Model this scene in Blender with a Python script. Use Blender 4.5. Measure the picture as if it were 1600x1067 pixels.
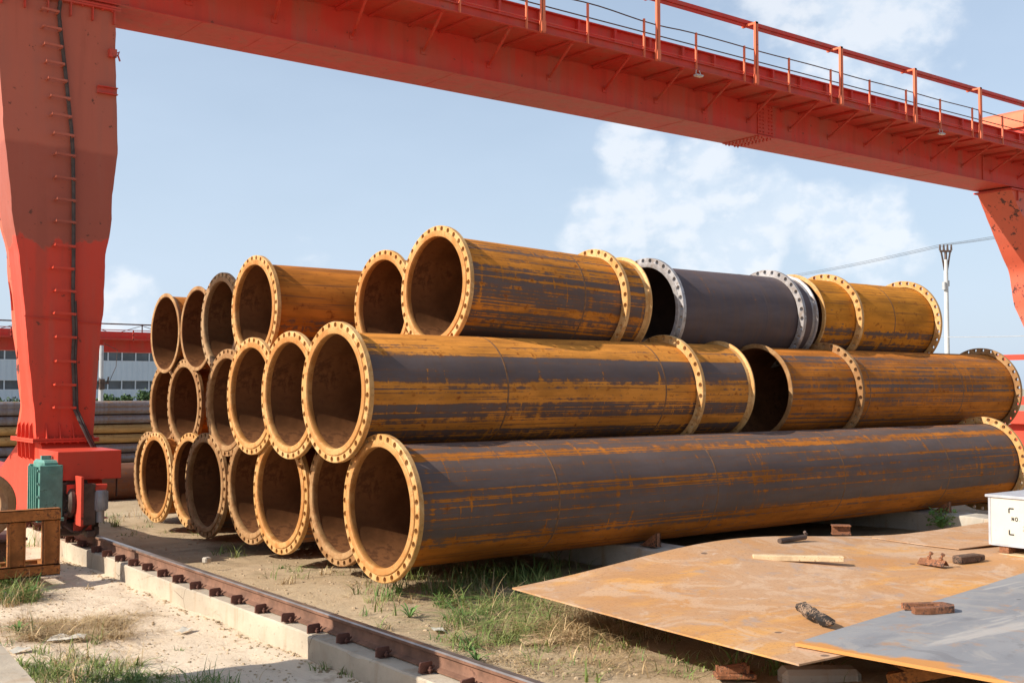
import bpy, math, random
from mathutils import Vector, Matrix, noise as mn
R = math.radians; PI = math.pi
random.seed(7)
S = bpy.context.scene
for o in list(bpy.data.objects): bpy.data.objects.remove(o)
C = S.collection

# ------------------------------------------------------------------ camera, sky, sun
F_PX = 1770.0; CAM_H = 2.2
TH = R(52.755); PITCH = R(2.3132)
cam = bpy.data.cameras.new('camera'); co = bpy.data.objects.new('camera', cam); C.objects.link(co)
cam.sensor_width = 36; cam.lens = F_PX / 1600 * 36; cam.clip_start = .1; cam.clip_end = 3000
fwd = Vector((math.cos(TH) * math.cos(PITCH), math.sin(TH) * math.cos(PITCH), math.sin(PITCH)))
rgt = Vector((math.sin(TH), -math.cos(TH), 0)); upv = rgt.cross(fwd)
co.matrix_world = Matrix(((rgt.x, upv.x, -fwd.x, 0), (rgt.y, upv.y, -fwd.y, 0), (rgt.z, upv.z, -fwd.z, CAM_H), (0, 0, 0, 1)))
S.camera = co
S.render.resolution_x = 1024; S.render.resolution_y = 682
S.view_settings.view_transform = 'Standard'; S.view_settings.look = 'None'
S.view_settings.exposure = 0.38; S.view_settings.gamma = 1
sund = Vector((-1.52, .30, 1.0)).normalized()
sl = bpy.data.lights.new('sun', 'SUN'); sl.energy = 5.0; sl.angle = R(.5); sl.color = (1, .92, .80)
so = bpy.data.objects.new('sun', sl); C.objects.link(so); so.rotation_euler = sund.to_track_quat('Z', 'Y').to_euler(); so.location = (-20, 10, 30)

def ray(px, py): return (fwd * F_PX + rgt * (px - 800) - upv * (py - 533.5))
def gp(px, py, z=0.0):
    d = ray(px, py); t = (z - CAM_H) / d.z
    return Vector((d.x * t, d.y * t, z))
def yp(px, py, Y):
    d = ray(px, py); t = Y / d.y
    return Vector((d.x * t, Y, CAM_H + d.z * t))

class NT:
    def __init__(s, tree): s.t = tree; s.n = tree.nodes; s.l = tree.links
    def new(s, ty, **k):
        n = s.n.new(ty)
        for a, b in k.items(): setattr(n, a, b)
        return n
    def put(s, sock, v):
        if isinstance(v, bpy.types.NodeSocket): s.l.new(v, sock)
        elif isinstance(v, (tuple, list)) and len(v) == 3 and sock.type == 'RGBA': sock.default_value = (*v, 1)
        else: sock.default_value = v
    def m(s, op, a, b=0.0, c=0.0, clamp=False):
        n = s.new('ShaderNodeMath', operation=op, use_clamp=clamp)
        for i, v in enumerate((a, b, c)): s.put(n.inputs[i], v)
        return n.outputs[0]
    def vm(s, op, a, b=(0, 0, 0)):
        n = s.new('ShaderNodeVectorMath', operation=op); s.put(n.inputs[0], a); s.put(n.inputs[1], b)
        return n.outputs['Value'] if op in ('DOT_PRODUCT', 'LENGTH', 'DISTANCE') else n.outputs[0]
    def mix(s, f, a, b, bt='MIX'):
        n = s.new('ShaderNodeMix', data_type='RGBA', blend_type=bt)
        s.put(n.inputs[0], f); s.put(n.inputs[6], a); s.put(n.inputs[7], b); return n.outputs[2]
    def step(s, v, lo, hi, a=0.0, b=1.0):
        n = s.new('ShaderNodeMapRange', interpolation_type='SMOOTHSTEP')
        s.put(n.inputs[0], v); n.inputs[1].default_value = lo; n.inputs[2].default_value = hi; n.inputs[3].default_value = a; n.inputs[4].default_value = b
        return n.outputs[0]
    def noise(s, v, sc=1.0, det=4.0, ro=.5, dist=0.0):
        n = s.new('ShaderNodeTexNoise'); s.put(n.inputs['Vector'], v); n.inputs['Scale'].default_value = sc
        n.inputs['Detail'].default_value = det; n.inputs['Roughness'].default_value = ro; n.inputs['Distortion'].default_value = dist
        return n.outputs[0]
    def vor(s, v, sc=1.0, feat='F1'):
        n = s.new('ShaderNodeTexVoronoi', feature=feat); s.put(n.inputs['Vector'], v); n.inputs['Scale'].default_value = sc
        return n.outputs['Distance']
    def scl(s, v, sc, off=(0, 0, 0)):
        n = s.new('ShaderNodeMapping'); s.put(n.inputs[0], v); n.inputs[1].default_value = off; n.inputs[3].default_value = sc
        return n.outputs[0]
    def xyz(s, v):
        n = s.new('ShaderNodeSeparateXYZ'); s.put(n.inputs[0], v); return n.outputs
    def obj(s): return s.new('ShaderNodeTexCoord').outputs['Object']
    def pos(s): return s.new('ShaderNodeNewGeometry').outputs['Position']
    def rnd(s): return s.new('ShaderNodeObjectInfo').outputs['Random']
    def bump(s, h, st=.3, d=.01):
        n = s.new('ShaderNodeBump'); s.put(n.inputs['Height'], h); n.inputs['Strength'].default_value = st; n.inputs['Distance'].default_value = d
        return n.outputs[0]
    def ramp(s, v, stops, interp='LINEAR'):
        n = s.new('ShaderNodeValToRGB'); n.color_ramp.interpolation = interp; e = n.color_ramp.elements
        while len(e) < len(stops): e.new(.5)
        for i, (p, c) in enumerate(stops): e[i].position = p; e[i].color = (c, c, c, 1) if not isinstance(c, tuple) else (*c, 1)
        s.put(n.inputs[0], v); return n.outputs[0]

def material(name, fn):
    m = bpy.data.materials.new(name); m.use_nodes = True; t = NT(m.node_tree); b = t.n['Principled BSDF']
    r = fn(t)
    for k, v in r.items():
        t.put(b.inputs[{'col': 'Base Color', 'rough': 'Roughness', 'metal': 'Metallic', 'norm': 'Normal', 'spec': 'Specular IOR Level'}[k]], v)
    return m

# world: Nishita sky, a thin haze veil and cumulus, all by direction
wd = bpy.data.worlds.new('World'); S.world = wd; wd.use_nodes = True; w = NT(wd.node_tree); bg = w.n['Background']
sky = w.new('ShaderNodeTexSky', sky_type='NISHITA', sun_disc=False, sun_elevation=math.asin(sund.z), sun_rotation=math.atan2(sund.x, sund.y))
sky.air_density = 1.0; sky.dust_density = 1.6; sky.ozone_density = 1.2
gd = w.new('ShaderNodeTexCoord').outputs['Generated']
gx = w.xyz(gd)
up0 = w.m('MAXIMUM', gx[2], 0.0)
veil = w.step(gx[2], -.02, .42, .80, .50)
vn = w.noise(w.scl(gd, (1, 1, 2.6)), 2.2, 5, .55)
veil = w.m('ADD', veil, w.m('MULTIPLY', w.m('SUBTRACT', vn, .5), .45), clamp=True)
veil = w.m('MULTIPLY', veil, w.step(gx[1], -.35, .25, .38, 1.0))  # haze dimmed in the unseen sky behind the camera to weaken fill light
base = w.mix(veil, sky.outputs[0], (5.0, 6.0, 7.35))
def dirn(px, py): return tuple(ray(px, py).normalized())
def blob(px, py, rad, soft):
    d = w.vm('DISTANCE', gd, dirn(px, py)); return w.step(d, rad, rad + soft, 1.0, 0.0)
masks = [blob(990, 250, .018, .040), blob(1200, 308, .016, .034), blob(1290, 316, .010, .030), blob(1100, 350, .04, .075), blob(950, 375, .03, .05), blob(190, 478, .015, .045), blob(1330, 25, .02, .12), blob(1330, 370, .02, .06)]
mk = masks[0]
for k in masks[1:]: mk = w.m('MAXIMUM', mk, k)
wv = w.scl(gd, (1, 1, 1.35))
cn = w.noise(wv, 14, 9, .55, .1)
den = w.m('ADD', w.m('MULTIPLY', mk, .40), w.m('SUBTRACT', cn, .5))
cl = w.step(den, .15, .40)
cn2 = w.noise(w.scl(gd, (1, 1, 1.35), (.012, 0, -.012)), 14, 9, .55, .1)
shade = w.step(w.m('SUBTRACT', cn2, cn), -.06, .08)
ccol = w.mix(shade, (7.6, 7.75, 8.0), (6.0, 6.7, 7.5))
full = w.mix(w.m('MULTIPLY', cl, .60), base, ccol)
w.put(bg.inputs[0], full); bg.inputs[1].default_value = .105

# ------------------------------------------------------------------ helpers
class MB:
    def __init__(s): s.v = []; s.f = []; s.mi = []; s.sm = []
    def vert(s, p): s.v.append(tuple(p)); return len(s.v) - 1
    def face(s, idx, mi=0, sm=False): s.f.append(tuple(idx)); s.mi.append(mi); s.sm.append(sm)
    def poly(s, pts, mi=0, sm=False): s.face([s.vert(p) for p in pts], mi, sm)
    def box(s, x0, x1, y0, y1, z0, z1, mi=0, M=None, bev=0.0):
        if bev:
            b = min(bev, (x1 - x0) / 3, (y1 - y0) / 3, (z1 - z0) / 3)
            P = {}
            for i, X in enumerate((x0, x1)):
                for j, Y in enumerate((y0, y1)):
                    for k, Z in enumerate((z0, z1)):
                        dx, dy, dz = (b if i == 0 else -b), (b if j == 0 else -b), (b if k == 0 else -b)
                        for a, p in (('x', (X, Y + dy, Z + dz)), ('y', (X + dx, Y, Z + dz)), ('z', (X + dx, Y + dy, Z))):
                            q = Vector(p); q = M @ q if M else q; P[(i, j, k, a)] = s.vert(q)
            for i in (0, 1):
                a = [P[(i, 0, 0, 'x')], P[(i, 1, 0, 'x')], P[(i, 1, 1, 'x')], P[(i, 0, 1, 'x')]]; s.face(a if i else a[::-1], mi)
                a = [P[(0, i, 0, 'y')], P[(0, i, 1, 'y')], P[(1, i, 1, 'y')], P[(1, i, 0, 'y')]]; s.face(a if i else a[::-1], mi)
                a = [P[(0, 0, i, 'z')], P[(1, 0, i, 'z')], P[(1, 1, i, 'z')], P[(0, 1, i, 'z')]]; s.face(a if i else a[::-1], mi)
                for j in (0, 1):
                    s.face([P[(0, i, j, 'y')], P[(1, i, j, 'y')], P[(1, i, j, 'z')], P[(0, i, j, 'z')]], mi)
                    s.face([P[(i, 0, j, 'x')], P[(i, 1, j, 'x')], P[(i, 1, j, 'z')], P[(i, 0, j, 'z')]], mi)
                    s.face([P[(i, j, 0, 'x')], P[(i, j, 1, 'x')], P[(i, j, 1, 'y')], P[(i, j, 0, 'y')]], mi)
                    for k in (0, 1): s.face([P[(i, j, k, 'x')], P[(i, j, k, 'y')], P[(i, j, k, 'z')]], mi)
            return s
        c = [Vector((X, Y, Z)) for X in (x0, x1) for Y in (y0, y1) for Z in (z0, z1)]
        if M: c = [M @ p for p in c]
        i = [s.vert(p) for p in c]
        for q in ((0, 1, 3, 2), (4, 6, 7, 5), (0, 4, 5, 1), (2, 3, 7, 6), (0, 2, 6, 4), (1, 5, 7, 3)): s.face([i[k] for k in q], mi)
        return s
    def bar(s, a, b, wd_, ht, up=(0, 0, 1), mi=0, bev=0.0):          # rectangular bar a->b
        a = Vector(a); b = Vector(b); d = b - a; L = d.length; x = d / L; u = Vector(up)
        y = u.cross(x)
        if y.length < 1e-4: y = Vector((1, 0, 0)).cross(x)
        y.normalize(); z = x.cross(y)
        M = Matrix(((x.x, y.x, z.x, a.x), (x.y, y.y, z.y, a.y), (x.z, y.z, z.z, a.z), (0, 0, 0, 1)))
        return s.box(0, L, -wd_ / 2, wd_ / 2, -ht / 2, ht / 2, mi, M, bev)
    def tube(s, pts, r, n=8, mi=0, cap=True):
        pts = [Vector(p) for p in pts]; rs = r if isinstance(r, (list, tuple)) else [r] * len(pts); rings = []
        t0 = (pts[1] - pts[0]).normalized(); u = t0.cross(Vector((0, 0, 1)))
        if u.length < 1e-3: u = t0.cross(Vector((0, 1, 0)))
        u.normalize()
        for i, p in enumerate(pts):
            t = (pts[min(i + 1, len(pts) - 1)] - pts[max(i - 1, 0)]).normalized()
            u = (u - t * u.dot(t)); u.normalize(); v_ = t.cross(u)
            rings.append([s.vert(p + (u * math.cos(2 * PI * k / n) + v_ * math.sin(2 * PI * k / n)) * rs[i]) for k in range(n)])
        for a, b in zip(rings, rings[1:]):
            for k in range(n): s.face([a[k], a[(k + 1) % n], b[(k + 1) % n], b[k]], mi, n > 5)
        if cap: s.face(rings[0][::-1], mi); s.face(rings[-1], mi)
        return s
    def revx(s, prof, n=96, mi=0, sm=True, closed=False):              # profile (x, r) round the X axis
        rings = [[s.vert((x, r * math.cos(2 * PI * k / n), r * math.sin(2 * PI * k / n))) for k in range(n)] for x, r in prof]
        pairs = list(zip(rings, rings[1:])) + ([(rings[-1], rings[0])] if closed else [])
        for q, (a, b) in enumerate(pairs):
            mm = mi[q] if isinstance(mi, (list, tuple)) else mi
            for k in range(n): s.face([a[k], a[(k + 1) % n], b[(k + 1) % n], b[k]], mm, sm)
        return s
    def prism(s, poly, z0, z1, mi=0, M=None):
        lo = [Vector((x, y, z0)) for x, y in poly]; hi = [Vector((x, y, z1)) for x, y in poly]
        if M: lo = [M @ p for p in lo]; hi = [M @ p for p in hi]
        a = [s.vert(p) for p in lo]; b = [s.vert(p) for p in hi]; n = len(a)
        s.face(a[::-1], mi); s.face(b, mi)
        for k in range(n): s.face([a[k], a[(k + 1) % n], b[(k + 1) % n], b[k]], mi)
        return s
    def mesh(s, name, mats, sharp=None):
        me = bpy.data.meshes.new(name); me.from_pydata(s.v, [], s.f)
        for m_ in (mats if isinstance(mats, (list, tuple)) else [mats]): me.materials.append(m_)
        me.polygons.foreach_set('material_index', s.mi); me.polygons.foreach_set('use_smooth', s.sm)
        me.update()
        if sharp: me.set_sharp_from_angle(angle=R(sharp))
        return me
    def build(s, name, mats, parent=None, sharp=35, loc=None):
        return link(name, s.mesh(name, mats, sharp), parent, loc)
def link(name, me, parent=None, loc=None):
    o = bpy.data.objects.new(name, me); C.objects.link(o)
    if parent is not None: o.parent = parent
    if loc is not None: o.location = loc
    return o
def tag(o, label, cat, group=None, kind=None):
    o['label'] = label; o['category'] = cat
    if group: o['group'] = group
    if kind: o['kind'] = kind
    return o
def empty(name, loc, label, cat, group=None, rz=0):
    o = bpy.data.objects.new(name, None); C.objects.link(o); o.location = loc; o.rotation_euler = (0, 0, rz); o.empty_display_size = .2
    return tag(o, label, cat, group)
def struct(o): o['kind'] = 'structure'; return o
def XM(a, zrot=0, s=1): return Matrix.Translation(a) @ Matrix.Rotation(zrot, 4, 'Z')

# ------------------------------------------------------------------ materials
RUST = (.60, .195, .024); RUSTD = (.25, .066, .010); SCALE = (.108, .076, .066)
def rust_pipe(name, seed, bias=0.0, bands=None, scale=SCALE, rust=RUST, fine=1.0, lx=.30, sp=1.15):
    def fn(t):
        o = t.obj(); x, y, z = t.xyz(o)[0:3]
        off = (seed * 3.7, seed * 1.3, seed * 5.1)
        streak = t.noise(t.scl(o, (lx, 20, 20), off), 1, 8, .68)
        fine2 = t.noise(t.scl(o, (lx * 1.5, 62, 62), off), 1, 5, .6)
        broad = t.noise(t.scl(o, (.05, 3.2, 3.2), off), 1, 3, .5)
        ring = t.noise(t.scl(o, (11, 1.3, 1.3), off), 1, 6, .68)
        spot = t.noise(t.scl(o, (9, 11, 11), off), 1, 7, .65)
        patch = t.noise(t.scl(o, (.9, 2.2, 2.2), off), 1, 5, .6)
        ang = t.m('DIVIDE', t.m('ARCTAN2', z, t.m('MULTIPLY', y, -1.0)), 2 * PI)
        wav = t.m('MULTIPLY', t.m('SUBTRACT', t.noise(t.scl(o, (1.3, 0, 0), off), 1, 4, .55), .5), .012)
        ang = t.m('ADD', t.m('ADD', ang, .5), wav)
        v = t.m('MULTIPLY', t.m('SUBTRACT', streak, .5), 1.5 * fine)
        v = t.m('ADD', v, t.m('MULTIPLY', t.m('SUBTRACT', spot, .5), sp))
        v = t.m('ADD', v, t.m('MULTIPLY', t.m('SUBTRACT', fine2, .5), .95 * fine))
        v = t.m('ADD', v, t.m('MULTIPLY', t.m('SUBTRACT', patch, .5), .45))
        v = t.m('ADD', v, t.m('MULTIPLY', t.step(ring, .585, .69), .42))
        # a girth weld, rusted on both sides, every 2.4 m
        fr = t.m('ABSOLUTE', t.m('SUBTRACT', t.m('FRACT', t.m('DIVIDE', t.m('ADD', x, .6 + seed * .37), 2.4)), .5))
        v = t.m('ADD', v, t.m('MULTIPLY', t.step(fr, 0.0, .02, 1, 0), .16))
        if bands:
            st = [(a / 360 + .5, b * .5 + .5) for a, b in bands]
            bs = t.m('MULTIPLY', t.m('SUBTRACT', t.ramp(ang, st, 'LINEAR'), .5), 2.0)
            v = t.m('ADD', v, bs)
            v = t.m('ADD', v, t.m('MULTIPLY', t.m('SUBTRACT', broad, .5), .6))
        else: v = t.m('ADD', v, t.m('MULTIPLY', t.m('SUBTRACT', broad, .5), 1.2))
        vb = t.m('ADD', v, bias); f = t.step(vb, -.02, .085); fm = t.step(vb, -.26, .03)
        tone = t.noise(t.scl(o, (1.2, 5, 5), off), 1, 6, .6)
        rc = t.mix(t.step(tone, .34, .68), tuple(c * .62 for c in rust), rust)
        rc = t.mix(t.step(spot, .56, .72), rc, RUSTD)
        sc = t.mix(t.step(tone, .3, .7), scale, tuple(c * 1.35 for c in scale))
        sc = t.mix(t.m('MULTIPLY', t.step(ring, .42, .6), .35), sc, (.14, .085, .06))
        line = t.step(t.noise(t.scl(o, (.12, 46, 46), off), 1, 2, .5), .62, .68)
        rc = t.mix(t.m('MULTIPLY', line, .55), rc, (.10, .045, .02))
        sc = t.mix(t.m('MULTIPLY', fm, .62), sc, (.20, .080, .028))
        dk = t.step(t.noise(t.scl(o, (.5, 28, 28), (off[1], off[0], 3)), 1, 6, .65), .56, .68)
        rc = t.mix(t.m('MULTIPLY', dk, .75), rc, (.13, .062, .034))
        col = t.mix(f, sc, rc)
        return dict(col=col, rough=t.mix(f, (.62, .62, .62), (.88, .88, .88)), norm=t.bump(t.m('ADD', spot, t.m('MULTIPLY', f, .3)), .3, .006), spec=.2)
    return material(name, fn)
def plain(name, col, rough=.7, var=.25, sc=4, metal=0.0, bump=.1, spec=.4, dark=None, dthr=.62):
    def fn(t):
        o = t.obj(); n = t.noise(o, sc, 6, .6); n2 = t.noise(o, sc * 7, 6, .65)
        c = t.mix(t.step(n, .3, .7), tuple(c * (1 - var) for c in col), tuple(min(1, c * (1 + var)) for c in col))
        if dark: c = t.mix(t.step(t.m('ADD', t.m('MULTIPLY', n, .5), t.m('MULTIPLY', n2, .5)), dthr - .05, dthr + .05), c, dark)
        return dict(col=c, rough=rough, metal=metal, norm=t.bump(n2, bump, .006), spec=spec)
    return material(name, fn)
def flange_mat(name, col, dk, rough=.62, metal=.15):
    def fn(t):
        o = t.obj(); x, y, z = t.xyz(o)[0:3]
        n = t.noise(o, 2.2, 6, .6); n2 = t.noise(o, 24, 6, .65)
        rad = t.m('SQRT', t.m('ADD', t.m('MULTIPLY', y, y), t.m('MULTIPLY', z, z)))
        lathe = t.noise(t.scl(t.new('ShaderNodeCombineXYZ').outputs[0], (1, 1, 1)), 1) if False else None
        rv = t.rnd(); o2 = t.vm('ADD', o, t.new('ShaderNodeCombineXYZ').outputs[0]); cx = t.new('ShaderNodeCombineXYZ'); t.put(cx.inputs[0], t.m('MULTIPLY', rv, 37.0)); o2 = t.vm('ADD', o, cx.outputs[0])
        n = t.noise(o2, 2.6, 7, .68, .4); n4 = t.noise(o2, 9, 7, .7, .5)
        c = t.mix(t.step(n, .38, .60), col, dk)
        c = t.mix(t.m('MULTIPLY', t.step(n4, .50, .64), .7), c, tuple(k * q for k, q in zip(dk, (.82, .66, .5))))
        c = t.mix(t.m('MULTIPLY', t.step(n4, .30, .40, 1, 0), .45), c, tuple(min(.8, k * 1.18 + .03) for k in col))
        c = t.mix(t.m('MULTIPLY', t.step(n2, .55, .68), .6), c, tuple(k * .55 for k in dk))
        c = t.mix(t.m('MULTIPLY', rv, .25), c, dk)
        rc = t.new('ShaderNodeCombineXYZ'); t.put(rc.inputs[0], t.m('MULTIPLY', rad, 140)); turn = t.noise(rc.outputs[0], 1, 3, .5)
        return dict(col=c, rough=t.mix(n2, (rough - .12,) * 3, (rough + .15,) * 3), metal=metal, norm=t.bump(t.m('ADD', turn, n2), .12, .004), spec=.5)
    return material(name, fn)

M = {}
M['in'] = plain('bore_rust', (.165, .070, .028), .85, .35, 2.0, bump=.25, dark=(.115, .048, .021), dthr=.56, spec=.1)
M['in_black'] = plain('bore_scale', (.06, .035, .026), .75, .35, 2.2, bump=.2)
M['fl_rust'] = flange_mat('flange_rust', (.66, .42, .185), (.54, .28, .085))
M['fl_brown'] = flange_mat('flange_brown', (.42, .245, .105), (.28, .135, .045), .75, .05)
M['fl_steel'] = flange_mat('flange_steel', (.50, .48, .48), (.30, .27, .26), .5, .35)
M['fl_old'] = flange_mat('flange_dull', (.46, .31, .16), (.32, .18, .08), .75, .05)
M['weld'] = plain('weld_bead', (.20, .095, .04), .8, .3, 20)

def paint(name, fresh, faded, zsplit=None, dirt=.5):
    def fn(t):
        p = t.pos(); x, y, z = t.xyz(p)[0:3]
        n = t.noise(p, 1.1, 5, .6); n2 = t.noise(p, 9, 8, .68); n3 = t.noise(t.scl(p, (3.5, 3.5, .28)), 1, 6, .6)
        if zsplit:
            edge = t.m('ADD', z, t.m('MULTIPLY', t.m('SUBTRACT', t.noise(p, 2.4, 5, .6), .5), .8))
            c = t.mix(t.step(edge, zsplit - .03, zsplit + .03), fresh, faded)
            edge2 = t.m('ADD', z, t.m('MULTIPLY', t.m('SUBTRACT', n, .5), .25))
            c = t.mix(t.m('MULTIPLY', t.step(edge2, 5.36, 5.44, 1, 0), t.step(edge, zsplit - .03, zsplit + .03)), c, tuple(k * q for k, q in zip(faded, (.80, .74, .74))))
        else: c = t.mix(t.step(n, .35, .7), fresh, faded)
        c = t.mix(t.m('MULTIPLY', t.step(n3, .48, .75), dirt), c, (.36, .125, .085))
        c = t.mix(t.m('MULTIPLY', t.step(n3, .32, .48, 1, 0), dirt * .5), c, tuple(k * .62 for k in faded))
        c = t.mix(t.m('MULTIPLY', t.step(n2, .645, .68), .85), c, (.11, .045, .03))
        return dict(col=c, rough=t.mix(n2, (.38,) * 3, (.62,) * 3), norm=t.bump(t.m('ADD', t.m('MULTIPLY', n, 3.0), n2), .10, .02), spec=.28)
    return material(name, fn)
M['red'] = paint('crane_red', (.58, .050, .034), (.50, .080, .050), None, .65)
M['redleg'] = paint('crane_red_leg', (.62, .066, .036), (.45, .125, .078), 4.15, .7)
M['redfresh'] = paint('crane_red_fresh', (.60, .062, .034), (.58, .072, .042), None, .15)
M['orange'] = paint('crane_orange', (.72, .16, .075), (.70, .19, .09), None, .3)
def redworn(t):
    p = t.pos(); n2 = t.noise(p, 5, 8, .7); n = t.noise(p, .6, 4, .6); z = t.xyz(p)[2]
    c = t.mix(t.step(n, .35, .65), (.68, .125, .065), (.60, .13, .075))
    thr = t.m('ADD', n2, t.m('MULTIPLY', t.step(n, .4, .7), .08))
    c = t.mix(t.step(thr, .60, .64), c, (.10, .035, .03))
    return dict(col=c, rough=.55, norm=t.bump(n2, .2, .01))
M['redworn'] = material('crane_red_flaking', redworn)
M['black'] = plain('black_rubber', (.025, .023, .022), .6, .3, 6)
M['cable'] = plain('cable_grey', (.07, .055, .05), .7, .3, 9)
M['green'] = plain('gearbox_green', (.125, .30, .25), .45, .18, 8, bump=.15, dark=(.05, .08, .06), dthr=.60)
M['motor'] = plain('motor_grey', (.36, .36, .37), .45, .15, 12, metal=.3)
M['steeld'] = plain('dark_steel', (.10, .065, .05), .65, .35, 7, metal=.2)
M['railhead'] = plain('rail_polished', (.42, .36, .32), .32, .2, 5, metal=.8)
M['railrust'] = plain('rail_rust', (.175, .088, .055), .8, .35, 5, dark=(.10, .045, .03))
M['clip'] = plain('rail_clip', (.12, .05, .035), .75, .35, 14)
M['fr'] = plain('frame_rust', (.33, .125, .032), .8, .4, 5, dark=(.13, .05, .02), dthr=.56)
M['woodl'] = plain('raw_wood', (.62, .45, .27), .8, .2, 9, dark=(.25, .16, .09), dthr=.62)
M['woodd'] = plain('old_wood', (.15, .085, .055), .85, .4, 12, dark=(.03, .025, .02), dthr=.55)
M['woodb'] = plain('burnt_wood', (.36, .24, .16), .85, .3, 9, dark=(.015, .013, .012), dthr=.47)
M['white'] = plain('crate_white', (.60, .56, .47), .6, .05, 3, bump=.04, dark=(.62, .52, .38), dthr=.66)
M['crgrey'] = plain('crate_edge', (.42, .43, .46), .5, .12, 7)
M['ink'] = plain('black_ink', (.02, .02, .02), .6, .1)
M['inkgrey'] = plain('faded_ink', (.45, .42, .36), .6, .1)
M['galv'] = plain('galvanised', (.48, .49, .50), .5, .12, 3, metal=.2)
M['polec'] = plain('pole_concrete', (.55, .56, .56), .75, .1, 1.5)
M['wire'] = plain('wire_dark', (.10, .11, .12), .6, .1)
M['trunk'] = plain('bark', (.12, .085, .06), .9, .3, 6)
M['lampg'] = plain('lamp_glass', (.75, .74, .70), .35, .05, 5)
M['scrap'] = plain('scrap_rust', (.30, .12, .055), .85, .5, 10, dark=(.07, .04, .03), dthr=.53, bump=.6)

def sand(t):
    p = t.pos(); x, y, z = t.xyz(p)[0:3]
    n = t.noise(p, .55, 6, .6); n2 = t.noise(p, 5, 8, .65); n3 = t.noise(p, 38, 6, .7)
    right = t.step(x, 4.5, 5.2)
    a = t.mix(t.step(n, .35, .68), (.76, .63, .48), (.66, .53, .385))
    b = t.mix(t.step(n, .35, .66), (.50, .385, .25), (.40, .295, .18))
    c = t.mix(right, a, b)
    c = t.mix(t.m('MULTIPLY', t.step(n2, .54, .70), .5), c, (.30, .20, .12))
    c = t.mix(t.m('MULTIPLY', t.step(n3, .60, .72), .55), c, (.17, .12, .075))
    n5 = t.noise(p, .9, 8, .7, .6); c = t.mix(t.m('MULTIPLY', t.step(n5, .52, .62), t.m('MULTIPLY', right, .6)), c, (.26, .19, .115)); n6 = t.noise(t.scl(p, (2.0, .5, 1)), 1, 7, .7, .4); c = t.mix(t.m('MULTIPLY', t.step(n6, .54, .66), .3), c, (.36, .26, .17))
    far = t.step(y, 19, 40)
    c = t.mix(far, c, (.36, .30, .22))
    cr = t.step(t.vor(t.vm('ADD', p, t.vm('SCALE', (0, 0, 0))), 3.2, 'DISTANCE_TO_EDGE'), 0, .02)
    return dict(col=c, rough=.95, norm=t.bump(t.m('ADD', t.m('MULTIPLY', n2, 1.5), n3), .6, .02), spec=.15)
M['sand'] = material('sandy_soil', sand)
M['clod'] = plain('soil_clod', (.46, .35, .23), .95, .35, 3, spec=.1)
def conc(col, stain):
    def fn(t):
        p = t.pos(); n = t.noise(p, 1.3, 6, .6); n2 = t.noise(p, 14, 8, .68); n3 = t.noise(t.scl(p, (5, 5, .7)), 1, 5, .6)
        c = t.mix(t.step(n, .35, .68), col, tuple(k * .72 for k in col))
        c = t.mix(t.m('MULTIPLY', t.step(n3, .52, .68), .55), c, stain)
        c = t.mix(t.m('MULTIPLY', t.step(n2, .58, .68), .5), c, tuple(k * .45 for k in col))
        ck = t.step(t.vor(t.vm('ADD', p, t.vm('SCALE', (0, 0, 0))), 1.7, 'DISTANCE_TO_EDGE'), 0, .010, 1, 0)
        c = t.mix(t.m('MULTIPLY', ck, t.step(n, .5, .6)), c, (.10, .07, .05))
        return dict(col=c, rough=.9, norm=t.bump(t.m('ADD', n2, n), .45, .015), spec=.2)
    return fn
M['conc'] = material('concrete_pale', conc((.52, .44, .34), (.36, .25, .16)))
M['concg'] = material('concrete_grey', conc((.54, .48, .40), (.42, .26, .13)))
def plate_rust(t):
    p = t.pos(); n = t.noise(t.scl(p, (.5, .8, 1)), 1, 6, .6, .5); n2 = t.noise(p, 3.2, 8, .65, .6); n3 = t.noise(p, 40, 6, .7); n4 = t.noise(t.scl(p, (.7, 1.8, 1), (3, 7, 0)), 1, 5, .6)
    c = t.mix(t.step(n, .34, .62), (.50, .245, .09), (.48, .285, .16))
    c = t.mix(t.m('MULTIPLY', t.step(n4, .50, .62), .8), c, (.62, .31, .09))
    c = t.mix(t.m('MULTIPLY', t.step(n2, .54, .66), .6), c, (.34, .28, .25))
    c = t.mix(t.m('MULTIPLY', t.step(n2, .30, .38, 1, 0), .45), c, (.62, .50, .40))
    n5 = t.noise(t.scl(p, (3.2, 2.4, 1), (1, 5, 0)), 1, 9, .75, .9); c = t.mix(t.m('MULTIPLY', t.step(n5, .54, .72), .28), c, (.30, .16, .085))
    n6 = t.noise(p, 1.6, 9, .72, 1.2); c = t.mix(t.m('MULTIPLY', t.step(n6, .50, .58), .55), c, (.58, .40, .27)); c = t.mix(t.m('MULTIPLY', t.step(n6, .34, .43, 1, 0), .6), c, (.42, .215, .095))
    c = t.mix(t.m('MULTIPLY', t.step(n3, .54, .66), .5), c, (.22, .11, .055))
    d = t.vor(t.scl(p, (1, 1.25, 1)), 1.25); sp = t.step(d, .035, .05, 1, 0)
    c = t.mix(t.m('MULTIPLY', sp, .75), c, (.09, .055, .04))
    return dict(col=c, rough=.8, norm=t.bump(t.m('ADD', n3, t.m('MULTIPLY', n2, 2.0)), .18, .01), spec=.3)
M['plate'] = material('plate_rust', plate_rust)
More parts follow.
